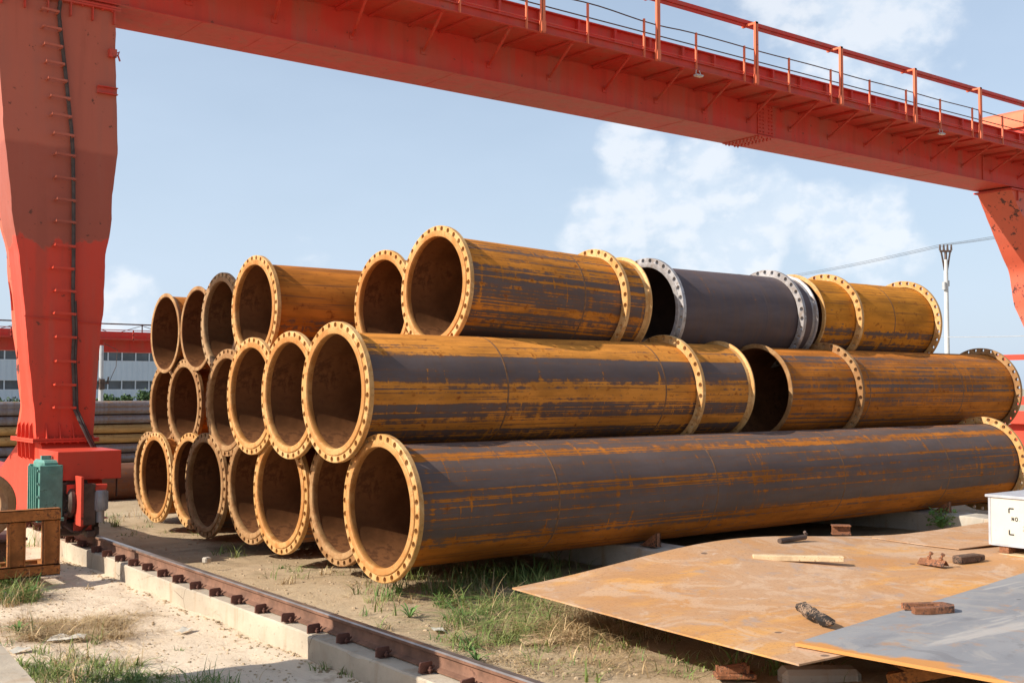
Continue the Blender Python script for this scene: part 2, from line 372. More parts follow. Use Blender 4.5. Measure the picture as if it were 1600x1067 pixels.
def plate_grey(t):
    p = t.pos(); n = t.noise(t.scl(p, (.5, 1.4, 1)), 1, 6, .6, .4); n2 = t.noise(p, 4, 8, .65, .5); n3 = t.noise(p, 45, 6, .7)
    c = t.mix(t.step(n, .34, .66), (.225, .225, .235), (.30, .295, .295))
    n6 = t.noise(p, 2.1, 9, .72, 1.2); c = t.mix(t.m('MULTIPLY', t.step(n6, .50, .60), .55), c, (.36, .33, .30)); c = t.mix(t.m('MULTIPLY', t.step(n6, .34, .44, 1, 0), .6), c, (.17, .165, .17))
    st = t.noise(t.scl(p, (.5, 4.5, 1), (0, 3, 0)), 1, 5, .6, .4)
    c = t.mix(t.m('MULTIPLY', t.step(st, .57, .66), .6), c, (.50, .45, .40))
    c = t.mix(t.m('MULTIPLY', t.step(n2, .56, .68), .6), c, (.42, .23, .11))
    c = t.mix(t.m('MULTIPLY', t.step(n3, .60, .72), .3), c, (.12, .11, .11))
    x, y, z = t.xyz(t.obj())[0:3]
    e = t.m('ADD', x, t.m('MULTIPLY', t.m('SUBTRACT', t.noise(p, 2.2, 5, .6), .5), .75))
    c = t.mix(t.step(e, .03, .12, 1, 0), c, (.56, .25, .07))
    d = t.vor(t.scl(p, (1, 1.3, 1), (5, 2, 0)), 1.35); sp = t.step(d, .035, .05, 1, 0)
    c = t.mix(t.m('MULTIPLY', sp, .75), c, (.06, .055, .06))
    return dict(col=c, rough=.62, norm=t.bump(t.m('ADD', n3, n2), .15, .01), spec=.4)
M['plateg'] = material('plate_grey', plate_grey)
def leafy(name, a, b):
    def fn(t):
        r = t.noise(t.pos(), 3.0, 4, .6); c = t.mix(t.step(r, .35, .65), a, b)
        return dict(col=c, rough=.6, spec=.25)
    return material(name, fn)
M['grass'] = leafy('grass_green', (.13, .19, .045), (.25, .29, .085))
M['dry'] = leafy('grass_dry', (.54, .40, .22), (.38, .26, .13))
M['leaf'] = leafy('tree_leaf', (.035, .075, .025), (.06, .11, .035))
M['weed'] = leafy('weed_leaf', (.10, .19, .05), (.16, .26, .07))
def clad(t):
    p = t.pos(); x = t.xyz(p)[0]; ww = t.m('SINE', t.m('MULTIPLY', x, 2 * PI / .45))
    n = t.noise(p, .3, 5, .6)
    c = t.mix(t.step(n, .3, .7), (.56, .66, .74), (.50, .60, .68))
    return dict(col=c, rough=.5, norm=t.bump(ww, .5, .05), spec=.4)
M['clad'] = material('wall_cladding', clad)
M['glass'] = plain('window_glass', (.075, .10, .12), .2, .3, .6, spec=.6)
M['winframe'] = plain('window_frame', (.60, .66, .70), .5, .05)
M['bgpipe_grey'] = rust_pipe('bare_pipe_grey', 11, -.22, scale=(.20, .19, .20), rust=(.34, .26, .18))
M['bgpipe_tan'] = rust_pipe('bare_pipe_tan', 12, .55, scale=(.2, .14, .09), rust=(.56, .34, .13))
M['bgpipe_brown'] = rust_pipe('bare_pipe_brown', 13, .12, scale=(.09, .05, .045), rust=(.19, .085, .05))

# ------------------------------------------------------------------ ground
def sm(t): t = max(0, min(1, t)); return t * t * (3 - 2 * t)
def gz(x, y):
    if x < 4.6: base = 0.0
    else: base = .13 - .27 * sm((y - 9) / 9)
    if y > 24 or x > 24: base = base * .2 - .1
    a = mn.noise(Vector((x * .7, y * .7, 0))) * .035 + mn.noise(Vector((x * 2.3, y * 2.3, 3))) * .014 + mn.noise(Vector((x * 6, y * 6, 9))) * .012
    near = 1 if (-2 < x < 22 and 0 < y < 26) else .3
    z = base + a * near
    if 4.2 < x < 5.0 and y < 40: z = min(z, .06)
    if x < 4.35 and x > 3.9: z += .03 * mn.noise(Vector((x * 3, y * 1.7, 5)))
    return z
def axis(lo, a, b, hi, d, gr):
    v = []; x = a
    while x < b: v.append(x); x += d
    st = d; x = b
    while x < hi: v.append(x); st *= gr; x += st
    v.append(hi); st = d; x = a; pre = []
    while x > lo: st *= gr; x -= st; pre.append(max(x, lo))
    return pre[::-1] + v
xs = axis(-600, 0.0, 16.0, 1500, .085, 1.16); ys = axis(-600, 3.0, 21.0, 1500, .085, 1.16)
g = MB()
for x in xs:
    for y in ys: g.vert((x, y, gz(x, y)))
ny = len(ys)
for i in range(len(xs) - 1):
    for j in range(ny - 1): g.face((i * ny + j, (i + 1) * ny + j, (i + 1) * ny + j + 1, i * ny + j + 1), 0, True)
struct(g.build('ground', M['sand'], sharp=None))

# ------------------------------------------------------------------ concrete beam and crane rail (run along Y)
def rough_beam(x0, x1, y0, y1, z0, z1, step=.09, amp=.008, end=True):
    b = MB(); sec = sec0 = [(x0, z0), (x0, z1 - .10), (x0, z1 - .012), (x0 + .012, z1), ((x0 + x1) / 2, z1), (x1 - .012, z1), (x1, z1 - .012), (x1, z0)]
    n = max(2, int((y1 - y0) / step)); rings = []
    for i in range(n + 1):
        y = y0 + (y1 - y0) * i / n
        cpn = max(0, mn.noise(Vector((y * 2.6, x0 * 3, 1))) - .22) * .10 + max(0, mn.noise(Vector((y * 9, x0, 7))) - .35) * .05
        sec = [(x, z) if q not in (2, 3) else (x + (cpn * .7 if q == 3 else 0), z - (cpn if q == 2 else cpn * .35)) for q, (x, z) in enumerate(sec0)]
        rings.append([b.vert((x + amp * 1.6 * mn.noise(Vector((x * 9, y * 2.2, z * 9))) + amp * mn.noise(Vector((x * 9, y * 11, z * 9))), y, z + amp * .8 * mn.noise(Vector((x * 7, y * 5, z * 5 + 4))))) for x, z in sec])
    for a, c in zip(rings, rings[1:]):
        for k in range(len(sec) - 1): b.face((a[k], c[k], c[k + 1], a[k + 1]), 0, True)
    b.face(rings[0]); b.face(rings[-1][::-1]); return b
kb = MB()
segs = [(-2, 8.34, 4.27, 4.86), (8.36, 13.0, 4.31, 4.86), (13.02, 60, 4.33, 4.86)]
root = empty('rail_beam', (4.6, 15, 0), 'long pale cracked concrete beam carrying the near crane rail through the sand', 'concrete beam')
for (a, b_, x0, x1) in segs:
    rough_beam(x0, x1, a, b_, -.3, .2, .09, .005).build('beam_section', M['conc'], root).location = (-4.6, -15, 0)
def rail_profile():
    h = [(-.057, 0), (-.057, .010), (-.018, .026), (-.008, .045), (-.008, .100), (-.034, .112), (-.035, .132), (-.026, .142), (.026, .142), (.035, .132), (.034, .112), (.008, .100), (.008, .045), (.018, .026), (.057, .010), (.057, 0)]
    return h
def make_rail(X, y0, y1, label, clips):
    root = empty('crane_rail', (X, (y0 + y1) / 2, .2), label, 'rail')
    cy = (y0 + y1) / 2; b = MB(); pr = rail_profile(); n = len(pr)
    A = [b.vert((x, y0 - cy, z + .008)) for x, z in pr]; Bv = [b.vert((x, y1 - cy, z + .008)) for x, z in pr]
    for k in range(n): b.face((A[k], A[(k + 1) % n], Bv[(k + 1) % n], Bv[k]), 1 if 6 <= k <= 8 else 0)
    b.face(A[::-1]); b.face(Bv)
    b.build('rail_bar', [M['railrust'], M['railhead']], root)
    me = None
    for y in clips:
        if me is None:
            q = MB(); q.box(-.155, -.05, -.035, .035, 0, .006, 0)                       # sole plate
            q.prism([(-.06, 0), (.055, 0), (.055, .062), (.045, .072), (-.05, .072), (-.06, .062)], -.007, .007, 0, Matrix.Translation((-.125, -.015, .008)) @ Matrix.Rotation(R(90), 4, 'X'))
            q.tube([(-.115, -.05, .006), (-.115, -.05, .05)], .009, 8); q.tube([(-.115, -.05, .022), (-.115, -.05, .036)], .018, 6)
            q.tube([(-.07, -.02, .03), (-.062, -.03, .05), (-.07, -.04, .045)], .007, 6)
            me = q.mesh('rail_clip', M['clip'], 35)
        o = link('rail_clip', me, root, (random.uniform(-.004, .004), y - cy, 0)); o.rotation_euler = (random.uniform(-.04, .12), random.uniform(-.05, .05), random.uniform(-.16, .16))
    return root
clips = [14.65, 14.1, 13.65, 13.2, 12.77, 12.32, 11.87, 11.41, 10.93, 10.47, 9.97, 9.46, 8.89, 8.43, 7.94, 7.35, 6.78, 6.25, 5.7, 5.15, 4.6] + [15.2 + .5 * k for k in range(8)]
make_rail(4.49, -2, 60, 'brown crane rail with dark bolted clips running past the pipe ends', clips)
make_rail(29.9, -2, 60, 'far crane rail under the right hand crane leg', [])
tag(rough_beam(29.5, 30.3, -2, 60, -.3, .19, .5).build('rail_beam', M['conc']), 'far concrete beam under the right hand crane leg', 'concrete beam')

# ------------------------------------------------------------------ flanged pipes (axis along X)
RB = .61; RF = .7275
def flange_mesh(mat, name='flange', ro=RF, ri=.628, t=.062, nh=32, rp=.692, rh=.029):
    b = MB(); seg = 16; hw = PI / nh * rp; ch = .006
    def sq(phi):
        c, s = math.cos(phi), math.sin(phi); m_ = max(abs(c), abs(s)); return c / m_, s / m_
    def P(x, r, th): return (x, r * math.cos(th), r * math.sin(th))
    for h in range(nh):
        t0 = 2 * PI * h / nh
        F_, Bk, hf, hb = [], [], [], []
        for k in range(seg):
            phi = 2 * PI * (k + .5 * 0) / seg + PI / 4 * 0
            u, v = sq(phi); r = rp + (v * (ro - ch - rp) if v > 0 else v * (rp - ri))
            F_.append(b.vert(P(0, r, t0 + u * PI / nh))); Bk.append(b.vert(P(t, r, t0 + u * PI / nh)))
            c, s_ = math.cos(phi) * rh, math.sin(phi) * rh
            hf.append(b.vert(P(0, rp + s_, t0 + c / rp))); hb.append(b.vert(P(t, rp + s_, t0 + c / rp)))
        for k in range(seg):
            j = (k + 1) % seg
            b.face((F_[k], hf[k], hf[j], F_[j])); b.face((Bk[k], Bk[j], hb[j], hb[k])); b.face((hf[k], hb[k], hb[j], hf[j]))
    b.revx([(0, ro - ch), (ch, ro), (t - ch, ro), (t, ro - ch)], nh * 4)
    b.revx([(t, ri), (0, ri)], nh * 4)
    # drop degenerate quads made by the square mapping
    return b.mesh(name, mat, 30)
def collar_mesh(mat, name='stub_collar'):
    b = MB()   # lap-joint stub end: flared lip in front of the loose flange, fillet into the bore
    b.revx([(.06, .5935), (.045, .589), (.012, .588), (.0, .590), (-.010, .596), (-.014, .604), (-.014, .655), (-.008, .661), (.0, .661), (.0, .60)], 128)
    return b.mesh(name, mat, 30)
def lip_mesh(mat, name='stub_collar'):
    b = MB()   # the same stub end where its loose flange has slid away
    b.revx([(.05, .600), (0, .600), (-.006, .606), (-.006, .652), (0, .659), (.014, .659), (.022, .650), (.028, .622), (.075, .613)], 128)
    return b.mesh(name, mat, 30)
FM = {k: flange_mesh(M[k]) for k in ('fl_rust', 'fl_brown', 'fl_steel', 'fl_old')}
M['col_rust'] = flange_mat('collar_rust', (.60, .33, .12), (.46, .20, .05))
CM = {k: collar_mesh(M['col_rust' if k == 'fl_rust' else k]) for k in ('fl_rust', 'fl_brown', 'fl_steel', 'fl_old')}
LM = {k: lip_mesh(M[k]) for k in ('fl_rust', 'fl_brown', 'fl_steel', 'fl_old')}
pipe_mats = {}
def barrel(L, mat, inner):
    b = MB(); n = 96; wi = 2 if mat is not mD_ else 0; nx = max(2, int(L / .6))
    xs_ = [L * i / nx for i in range(nx + 1)]; prof = [(x, RB) for x in xs_]
    b.revx(prof, n)
    b.revx([(L, RB), (L, .594)] + [(x, .594) for x in xs_[::-1][1:]] + [(0, RB)], n, 1)
    x = 1.8
    while x < L - .4:
        b.revx([(x - .012, RB), (x - .006, RB + .0018), (x + .006, RB + .0018), (x + .012, RB)], n, wi); x += 2.4
    return b.mesh('barrel', [mat, inner, M['weld']], 30)
def pipe(label, x0, y, z, L, mat, fl='fl_rust', left='F', right='F', loose=(), roll=0.0, inner='in', group='flanged steel pipes stacked under the crane', dz=-.008):
    """left/right: F collar with flange on it, L bare flared lip, N nothing; loose: distances from left end of flanges slid along"""
    root = empty('flanged_pipe', (x0 + L / 2, y, z - RB), label, 'steel pipe', group)
    def put(name, me, x, flip=False, rl=0.0, zz=0.0):
        o = link(name, me, root); o.location = (x - L / 2, 0, RB + zz)
        o.rotation_euler = (rl, 0, PI if flip else 0); return o
    bm_ = barrel(L, mat, M[inner]); o = put('barrel', bm_, 0); o.rotation_euler = (0, 0, 0)
    for end, x, flip in ((left, 0, False), (right, L, True)):
        if end == 'F':
            put('stub_collar', CM[fl], x, flip); put('flange', FM[fl], x, flip, roll + random.uniform(0, .2), dz)
        elif end == 'L': put('stub_collar', LM[fl], x, flip)
    for lx in loose: put('flange', FM[fl], lx, False, random.uniform(0, .2), -.016)
    return root
mD_ = None
bA = [(-180, .3), (-60, .3), (-36, .34), (-26, .16), (-22, -.20), (-13, -.26), (-10, .16), (-4, -.10), (3, -.05), (7, .10), (13, -.24), (44, -.34), (50, .22), (57, .25), (62, -.26), (95, -.34), (110, .1), (180, .3)]
bB = [(-180, .3), (-44, -.1), (-40, .30), (-31, .34), (-26, -.24), (-15, -.34), (-12, .20), (-5, .20), (2, -.05), (6, .18), (9, -.10), (12, -.30), (33, -.36), (38, .40), (60, .45), (96, .42), (180, .3)]
bC = [(-180, .1), (-50, -.25), (-34, -.05), (-20, .0), (-5, -.12), (20, -.12), (32, .10), (50, .0), (62, .25), (100, .35), (180, .1)]
bE = [(-180, .1), (-50, -.3), (-34, .1), (-22, -.12), (-8, .34), (30, .38), (60, .42), (110, .4), (180, .1)]
bF = [(-180, .1), (-45, .0), (-20, .12), (0, .10), (20, .12), (40, .10), (52, -.15), (60, .3), (100, .35), (180, .1)]
bA = [(a_, k_ * .72) for a_, k_ in bA]; bB = [(a_, k_ * .78) for a_, k_ in bB]
mA = rust_pipe('pipe_scale_banded', 1, -.035, bA, fine=1.15, lx=.11, sp=.85, rust=(.54, .175, .022)); mBm = rust_pipe('pipe_rust_banded', 2, .02, bB, fine=1.15, lx=.13, sp=.85, rust=(.74, .285, .045), scale=(.104, .076, .070))
mC = rust_pipe('pipe_streaked', 3, .03, bC, fine=1.45, lx=.16, sp=1.0, rust=(.66, .24, .032)); mE = rust_pipe('pipe_yellow_rust', 4, .04, bE, rust=(.66, .25, .025)); mF = rust_pipe('pipe_fine_streak', 5, .02, bF, fine=1.6, lx=.12, sp=.8)
mD = rust_pipe('pipe_bare_black', 6, -.75, None, scale=(.085, .066, .070)); mD_ = mD
mG = [rust_pipe('pipe_rust_%s' % n_, 7 + i, .16 + .05 * i, bE, rust=(.56, .19, .026)) for i, n_ in enumerate(('dull', 'mid', 'deep'))]
P_ = pipe
P_('longest flanged pipe, dark mill scale with rust bands, at the bottom nearest the camera', 5.74, 9.71, 1.02, 10.92, mA, left='F', right='F', roll=.05)
P_('second bottom pipe from the camera, its rusty flange half hidden by the longest pipe', 6.04, 11.1, .98, 11.4, mG[0], 'fl_brown')
P_('third bottom pipe from the camera, wide open rusty flange lit from the left', 6.0, 12.48, .95, 11.3, mG[1], 'fl_rust')
P_('fourth bottom pipe from the camera, recessed flange with a dark bore', 6.24, 13.85, .90, 11.0, mG[2], 'fl_brown')
P_('fifth bottom pipe from the camera, shaded brown flange standing forward', 6.21, 15.28, .84, 11.0, mG[0], 'fl_brown')
P_('sixth bottom pipe from the camera, squeezed behind the forward brown flange', 6.55, 16.72, .79, 11.0, mG[1], 'fl_rust')
P_('seventh bottom pipe from the camera, thick tan flange near the far left end', 6.55, 18.19, .75, 11.0, mG[2], 'fl_rust')
P_('eighth and farthest bottom pipe, dull flange at the far left edge of the stack', 6.92, 19.55, .71, 11.0, mG[0], 'fl_brown')
P_('second layer pipe nearest the camera, orange top above a grey band', 5.61, 10.42, 2.16, 5.76, mBm, right='L', loose=(4.71,), roll=.02)
P_('second layer pipe behind the orange topped one, tan flange with a lit bore', 5.79, 11.82, 2.12, 5.6, mG[0], 'fl_rust')
P_('third pipe of the second layer from the camera, tan flange beside two lit ones', 5.94, 13.18, 2.1, 5.6, mG[1], 'fl_rust')
P_('fourth pipe of the second layer, set back dark bore behind its neighbours', 6.23, 14.6, 2.0, 5.6, mG[2], 'fl_brown')
P_('fifth pipe of the second layer, narrow looking brown flange standing forward', 6.80, 17.62, 1.93, 5.6, mG[0], 'fl_brown')
P_('sixth and farthest pipe of the second layer, dark bore at the left edge', 7.0, 19.02, 1.90, 5.6, mG[1], 'fl_brown')
P_('right hand second layer pipe, finely streaked, open lip at its left end', 12.15, 10.45, 2.14, 5.75, mF, 'fl_brown', left='L', right='F', loose=(1.45,))
P_('right hand second layer pipe of the row behind, mostly hidden', 12.2, 11.8, 2.1, 5.6, mG[1], 'fl_brown')
P_('top pipe with the widest open bore and an orange streaked barrel', 7.20, 11.0, 3.305, 2.88, mC, left='F', right='L', loose=(2.38,), roll=.1).rotation_euler = (0, R(2.2), 0)
P_('short black bare steel pipe on top with bright silver flanges', 10.64, 11.05, 3.22, 2.86, mD, 'fl_steel', left='F', right='L', loose=(2.44,), inner='in_black')
P_('yellow rust pipe at the right end of the top layer with two flanges', 13.66, 11.05, 3.24, 2.92, mE, left='L', right='F', loose=(.78,))
P_('top pipe just left of the widest bore, a black mark inside its tan flange', 7.45, 12.55, 3.24, 2.6, mG[1], 'fl_rust')
P_('top layer pipe with a long orange barrel showing beside its flange', 6.42, 14.18, 3.25, 4.6, mG[0], 'fl_rust')
P_('top pipe with a worn silvery flange left of the long orange barrel', 6.54, 15.58, 3.14, 4.0, mG[1], 'fl_old')
P_('top pipe second from the far left, plain flared lip without bolt holes', 6.73, 16.95, 3.11, 3.0, mG[2], 'fl_brown', left='L')
P_('farthest left top pipe with a plain flared lip catching light at its bottom', 6.74, 18.33, 3.09, 3.0, mG[0], 'fl_brown', left='L')

P_('dark recessed pipe glimpsed between the two left parts of the second layer', 8.2, 16.1, 1.97, 4.0, mG[2], 'fl_old', inner='in_black')
# sleepers and wedges under the stack
for k, (x, nm) in enumerate(((8.86, 'concrete sleeper under the near pipes, its lit end poking out beside the rusty plate'), (14.6, 'concrete sleeper farther right with rust stains and a weed at its foot'))):
    b = rough_beam(x, x + .48, 8.25 if k == 0 else 7.6, 21, -.3, .41, .12, .012)
    tag(b.build('concrete_sleeper', M['concg']), nm, 'sleeper', 'sleepers under the pipe stack')
for (x, y, lb) in ((8.98, 9.22, 'rusty steel wedge on the lit sleeper against the longest pipe'), (14.72, 9.2, 'rusty steel wedge on the stained right sleeper against the longest pipe')):
    b = MB()
    for q in (-.03, .03): b.prism([(-.14, 0), (.10, 0), (.10, .15), (.04, .12)], -.006, .006, 0, Matrix.Translation((0, q, 0)) @ Matrix.Rotation(R(90), 4, 'X'))
    b.box(-.14, .10, -.05, .05, 0, .012); b.box(.085, .10, -.04, .04, .01, .15)
    o = b.build('steel_wedge', M['scrap'], None, loc=(x, y, .425)); o.rotation_euler = (0, 0, R(-90)); tag(o, lb, 'wedge', 'wedges chocking the longest pipe')

# ------------------------------------------------------------------ gantry crane
crane = empty('gantry_crane', (4.5, 16, 0), 'red gantry crane whose legs and long girder frame the pipe stack', 'crane')
def cp(mb, name, mat, parent=None, sharp=35):
    o = mb.build(name, mat, parent or crane, sharp)
    if parent is None: o.location = (-4.5, -16, 0)
    return o
# girder
g = MB(); gx0, gx1 = 3.0, 32.0; gy0, gy1 = 15.55, 16.55; gb, gt = 7.45, 8.90
g.box(gx0, gx1, gy0 + .03, gy1 - .05, gb + .02, gt - .02)
g.box(gx0 - .02, gx1 + .02, gy0 - .02, gy1, gb, gb + .018)
g.box(gx0 - .02, gx1 + .02, gy0 - .06, gy1 + .03, gt - .02, gt)
for x in (7.2, 12.1, 23.9): g.box(x, x + .012, gy0 + .0, gy1 - .02, gb - .003, gb + .0)
for x in (6.2, 7.75, 10.6, 14.6, 16.1, 21.2, 25.0): g.box(x, x + .02, gy0 + .0, gy1 - .02, gb - .004, gb + .0)
g.box(26.9, 26.92, gy0 - .0, gy0 + .031, gb + .02, gt - .3); g.box(29.0, 29.02, gy0 - .0, gy0 + .031, gb + .02, gt)
gird = cp(g, 'girder', M['red'])
s_ = MB()
x = gx0 + .4
while x < gx1: s_.box(x, x + .05, gy0 - .05, gy0 + .03, 8.62, gt - .02); x += .9
s_.bar((gx0, gy0 - .02, 8.38), (gx1, gy0 - .02, 8.38), .06, .06)
cp(s_, 'web_stiffeners', M['red'])
sp = MB(); sp.box(18.28, 18.78, gy0 + .005, gy0 + .031, gb + .04, 8.12); sp.box(18.28, 18.78, gy0 - .02, gy1, gb - .014, gb - .001)
for xx in (18.34, 18.44, 18.62, 18.72):
    for k in range(8): zc = gb + .09 + k * .078; sp.tube([(xx, gy0 + .006, zc), (xx, gy0 - .02, zc)], .017, 6)
    for k in range(10): yc = gy0 + .05 + k * .1; sp.tube([(xx, yc, gb - .012), (xx, yc, gb - .045)], .018, 6)
cp(sp, 'bolted_splice', M['red'])
rl = MB(); rl.box(gx0, gx1, 15.95, 16.02, gt, gt + .12); cp(rl, 'trolley_rail', M['railrust'])
# walkway
wk = MB(); wy = 14.52; wz = 8.09
x = gx0
while x < gx1 - .1: wk.box(x + .004, min(x + 1.33, gx1) - .004, wy + .03, gy0 + .025, wz + .03, wz + .04); x += 1.33
cp(wk, 'walkway_floor', M['red'])
ch_ = MB(); ch_.box(gx0, gx1, wy, wy + .012, wz - .02, wz + .13); ch_.box(gx0, gx1, wy - .05, wy, wz - .02, wz - .008); ch_.box(gx0, gx1, wy - .05, wy, wz + .118, wz + .13)
cp(ch_, 'edge_channel', M['red'])
posts_x = [11.31 + 1.331 * k for k in range(-6, 16)]
for i, px_ in enumerate(posts_x):
    b = MB(); b.bar((px_ - .25, wy + .04, wz), (px_ - .25, gy0 + .02, wz), .05, .05); b.bar((px_ - .12 + .45, wy + .04, wz + .01), (px_ - .12 + .45, gy0 + .02, wz + .01), .035, .035)
    b.tube([(px_ - .25, wy + .08, wz - .02), (px_ + .03, gy0 + .02, wz - .36)], .024, 8); b.box(px_ - .02, px_ + .08, gy0 + .01, gy0 + .035, wz - .42, wz - .31)
    cp(b, 'walkway_bracket', M['red'])
for i, px_ in enumerate(posts_x):
    b = MB(); hgt = .66; b.box(px_ - .015, px_ + .015, wy - .056, wy - .05, wz - .02, wz + hgt + .02); b.box(px_ - .015, px_ - .010, wy - .052, wy - .02, wz - .02, wz + hgt + .02)
    cp(b, 'handrail_post', M['orange'])
for zz, amp in ((.66, .03), (.44, .0), (.17, .0)):
    b = MB(); pts = []
    x = gx0
    while x < gx1: pts.append((x, wy - .035, wz + zz + amp * math.sin(x * 2.1) * (1 if x < 15 else .2))); x += .33
    b.tube(pts, .011, 6); cp(b, 'handrail', M['steeld'] if zz > .3 else M['red'])
for k in range(-2, 8):
    px_ = 11.49 + 2.655 * k + .12
    b = MB(); b.box(px_ - .045, px_ + .045, wy - .125, wy - .056, wz - .02, wz + .16); b.box(px_ - .035, px_ + .035, wy - .12, wy - .113, wz - .04, wz + 1.19); b.box(px_ - .035, px_ - .028, wy - .12, wy - .06, wz - .04, wz + 1.19)
    b.box(px_ - .03, px_ + .03, wy - .12, wy + .25, wz + 1.15, wz + 1.19)
    cp(b, 'conductor_post', M['orange'])
b = MB(); b.bar((gx0, wy + .16, wz + 1.24), (gx1, wy + .16, wz + 1.24), .09, .07); b.bar((gx0, wy + .16, wz + 1.17), (gx1, wy + .16, wz + 1.17), .03, .05); cp(b, 'conductor_bar', M['red'])
for px_ in (15.33, 23.28):
    b = MB(); b.box(px_ - .09, px_ + .09, wy - .12, wy - .02, wz - .14, wz - .11, bev=.008)
    b.bar((px_ - .04, wy - .05, wz - .02), (px_ - .07, wy - .07, wz - .12), .012, .012); b.bar((px_ + .04, wy - .05, wz - .02), (px_ + .07, wy - .07, wz - .12), .012, .012)
    lo = cp(b, 'floodlight', M['galv']); q = MB(); q.box(px_ - .075, px_ + .075, wy - .11, wy - .03, wz - .146, wz - .141); q.build('lamp_glass', M['lampg'], lo)
# legs
def lerp_tab(tab, z):
    for (z0, a), (z1, b) in zip(tab, tab[1:]):
        if z <= z1:
            t = (z - z0) / (z1 - z0); return [p + (q - p) * t for p, q in zip(a, b)]
    return tab[-1][1]
def leg(tab, mat, zs, wave=.012, seed=0, name='leg'):
    b = MB(); rings = []
    for i, z in enumerate(zs):
        x0, x1, y0, y1 = lerp_tab(tab, z); a = []
        ring = []
        def wv(k): return wave * mn.noise(Vector((k * 5.1 + seed, 0, z * 2.6))) + wave * .6 * mn.noise(Vector((k * 3.1 + seed, 4, z * 7)))
        for k in range(5): ring.append((x0 + (x1 - x0) * k / 4, y0 + (wv(k + 9) * 1.2 if 0 < k < 4 else 0)))
        ring[0] = (x0 + wv(0), y0); ring[4] = (x1 + wv(1), y0)
        for k in range(1, 4): ring.append((x1 + wv(1), y0 + (y1 - y0) * k / 4))
        ring.append((x1 + wv(2), y1)); ring.append((x0 + wv(3), y1))
        for k in range(3, 0, -1): ring.append((x0 + wv(0) * k / 4 + wv(3) * (1 - k / 4), y0 + (y1 - y0) * k / 4))
        ring = [(px, py, z) for px, py in ring]
        rings.append([b.vert(p) for p in ring])
    n = len(rings[0])
    for a, c in zip(rings, rings[1:]):
        for k in range(n): b.face((a[k], a[(k + 1) % n], c[(k + 1) % n], c[k]), 0, True)
    b.face(rings[0][::-1]); b.face(rings[-1])
    return cp(b, name, mat, sharp=40)
tabL = [(1.53, (4.04, 4.77, 15.6, 16.55)), (1.9, (4.01, 4.79, 15.6, 16.2)), (2.6, (3.93, 4.83, 15.6, 16.12)), (3.3, (3.86, 4.88, 15.6, 16.1)), (4.0, (3.78, 4.90, 15.6, 16.12)), (4.35, (3.71, 4.96, 15.6, 16.2)), (4.9, (3.65, 4.99, 15.6, 16.3)), (5.42, (3.59, 5.045, 15.6, 16.35)), (6.2, (3.52, 5.015, 15.6, 16.4)), (7.36, (3.40, 4.98, 15.6, 16.45))]
zsL = [1.53 + i * .0825 for i in range(71)]; zsL = [z for z in zsL if z < 7.36] + [7.36]
lg = leg(tabL, M['redleg'], zsL)
def at_crane(mb, name, mat): return mb.build(name, mat, lg)
b = MB(); b.box(3.34, 5.04, 15.52, 16.52, 7.36, 7.385); b.box(3.34, 5.04, 15.52, 16.52, 7.39, 7.415); b.box(3.4, 4.98, 15.58, 16.45, 7.415, 7.45)
for k in range(6): b.box(3.5 + k * .29, 3.515 + k * .29, 15.53, 15.6, 7.18, 7.36)
for k in range(12): b.tube([(3.45 + k * .135, 15.555, 7.34), (3.45 + k * .135, 15.555, 7.43)], .016, 6)
at_crane(b, 'head_plate', M['red'])
b = MB(); b.box(3.98, 4.83, 15.53, 16.68, 1.505, 1.53); b.box(3.98, 4.83, 15.53, 16.68, 1.475, 1.50)
for k in range(4): b.prism([(0, 0), (-.07, 0), (0, .20)], -.006, .006, 0, Matrix.Translation((4.16 + k * .17, 15.6, 1.53)) @ Matrix.Rotation(R(90), 4, 'Z') @ Matrix.Rotation(R(90), 4, 'X'))
for k in range(4):
    M4 = Matrix.Translation((4.04, 15.75 + k * .2, 1.53)) @ Matrix.Rotation(R(90), 4, 'X'); b.prism([(.02, 0), (-.055, 0), (-.05, .16), (-.01, .22), (.0, .2)], -.006, .006, 0, M4)
    M4 = Matrix.Translation((4.04, 15.75 + k * .2, 1.475)) @ Matrix.Rotation(R(-90), 4, 'X'); b.prism([(.02, 0), (-.055, 0), (-.04, .2), (.02, .24)], -.006, .006, 0, M4)
for k in range(8): b.tube([(4.06 + k * .1, 15.56, 1.46), (4.06 + k * .1, 15.56, 1.55)], .014, 6)
at_crane(b, 'foot_plate', M['redfresh'])
def legx(x_, z): return x_
rz_ = [7.19, 6.96, 6.73, 6.5, 6.28, 6.05, 5.81, 5.56, 5.29, 4.98, 4.69, 4.4, 4.08, 3.78, 3.48, 3.18, 2.87, 2.55, 2.24, 1.94]
rxp = [(64, 91), (66, 95), (68, 97), (71, 100), (74, 104), (78, 109), (80, 111), (83, 115), (86, 117), (86, 118), (88, 118), (87, 118), (85, 117), (82, 115), (86, 118), (84, 118), (87, 119), (87, 118), (85, 118), (84, 118)]
for z, (a, c) in zip(rz_, rxp):
    y_ = 605 - (z - 2.2) / 16.2 * 1770
    xa = yp(a, y_, 15.5).x; xc = yp(c, y_, 15.5).x; b = MB()
    b.bar((xa, 15.47, z), (xc, 15.47, z - .01), .022, .03); b.bar((xa + .01, 15.47, z - .005), (xa + .01, 15.60, z - .005), .022, .022); b.bar((xc - .01, 15.47, z - .015), (xc - .01, 15.60, z - .015), .022, .022)
    at_crane(b, 'rung', M['redleg'])
b = MB(); cpz = [(97, -15), (92, 20), (96, 60), (102, 110), (107, 160), (112, 205), (114, 240), (115, 300), (115, 400), (114, 470), (116, 520), (114, 560), (116, 600), (117, 640), (127, 662), (138, 685), (146, 700)]
pts = [yp(px_, py_, 15.56 if py_ < 655 else 15.45) for px_, py_ in cpz]
b.tube(pts, .026, 8)
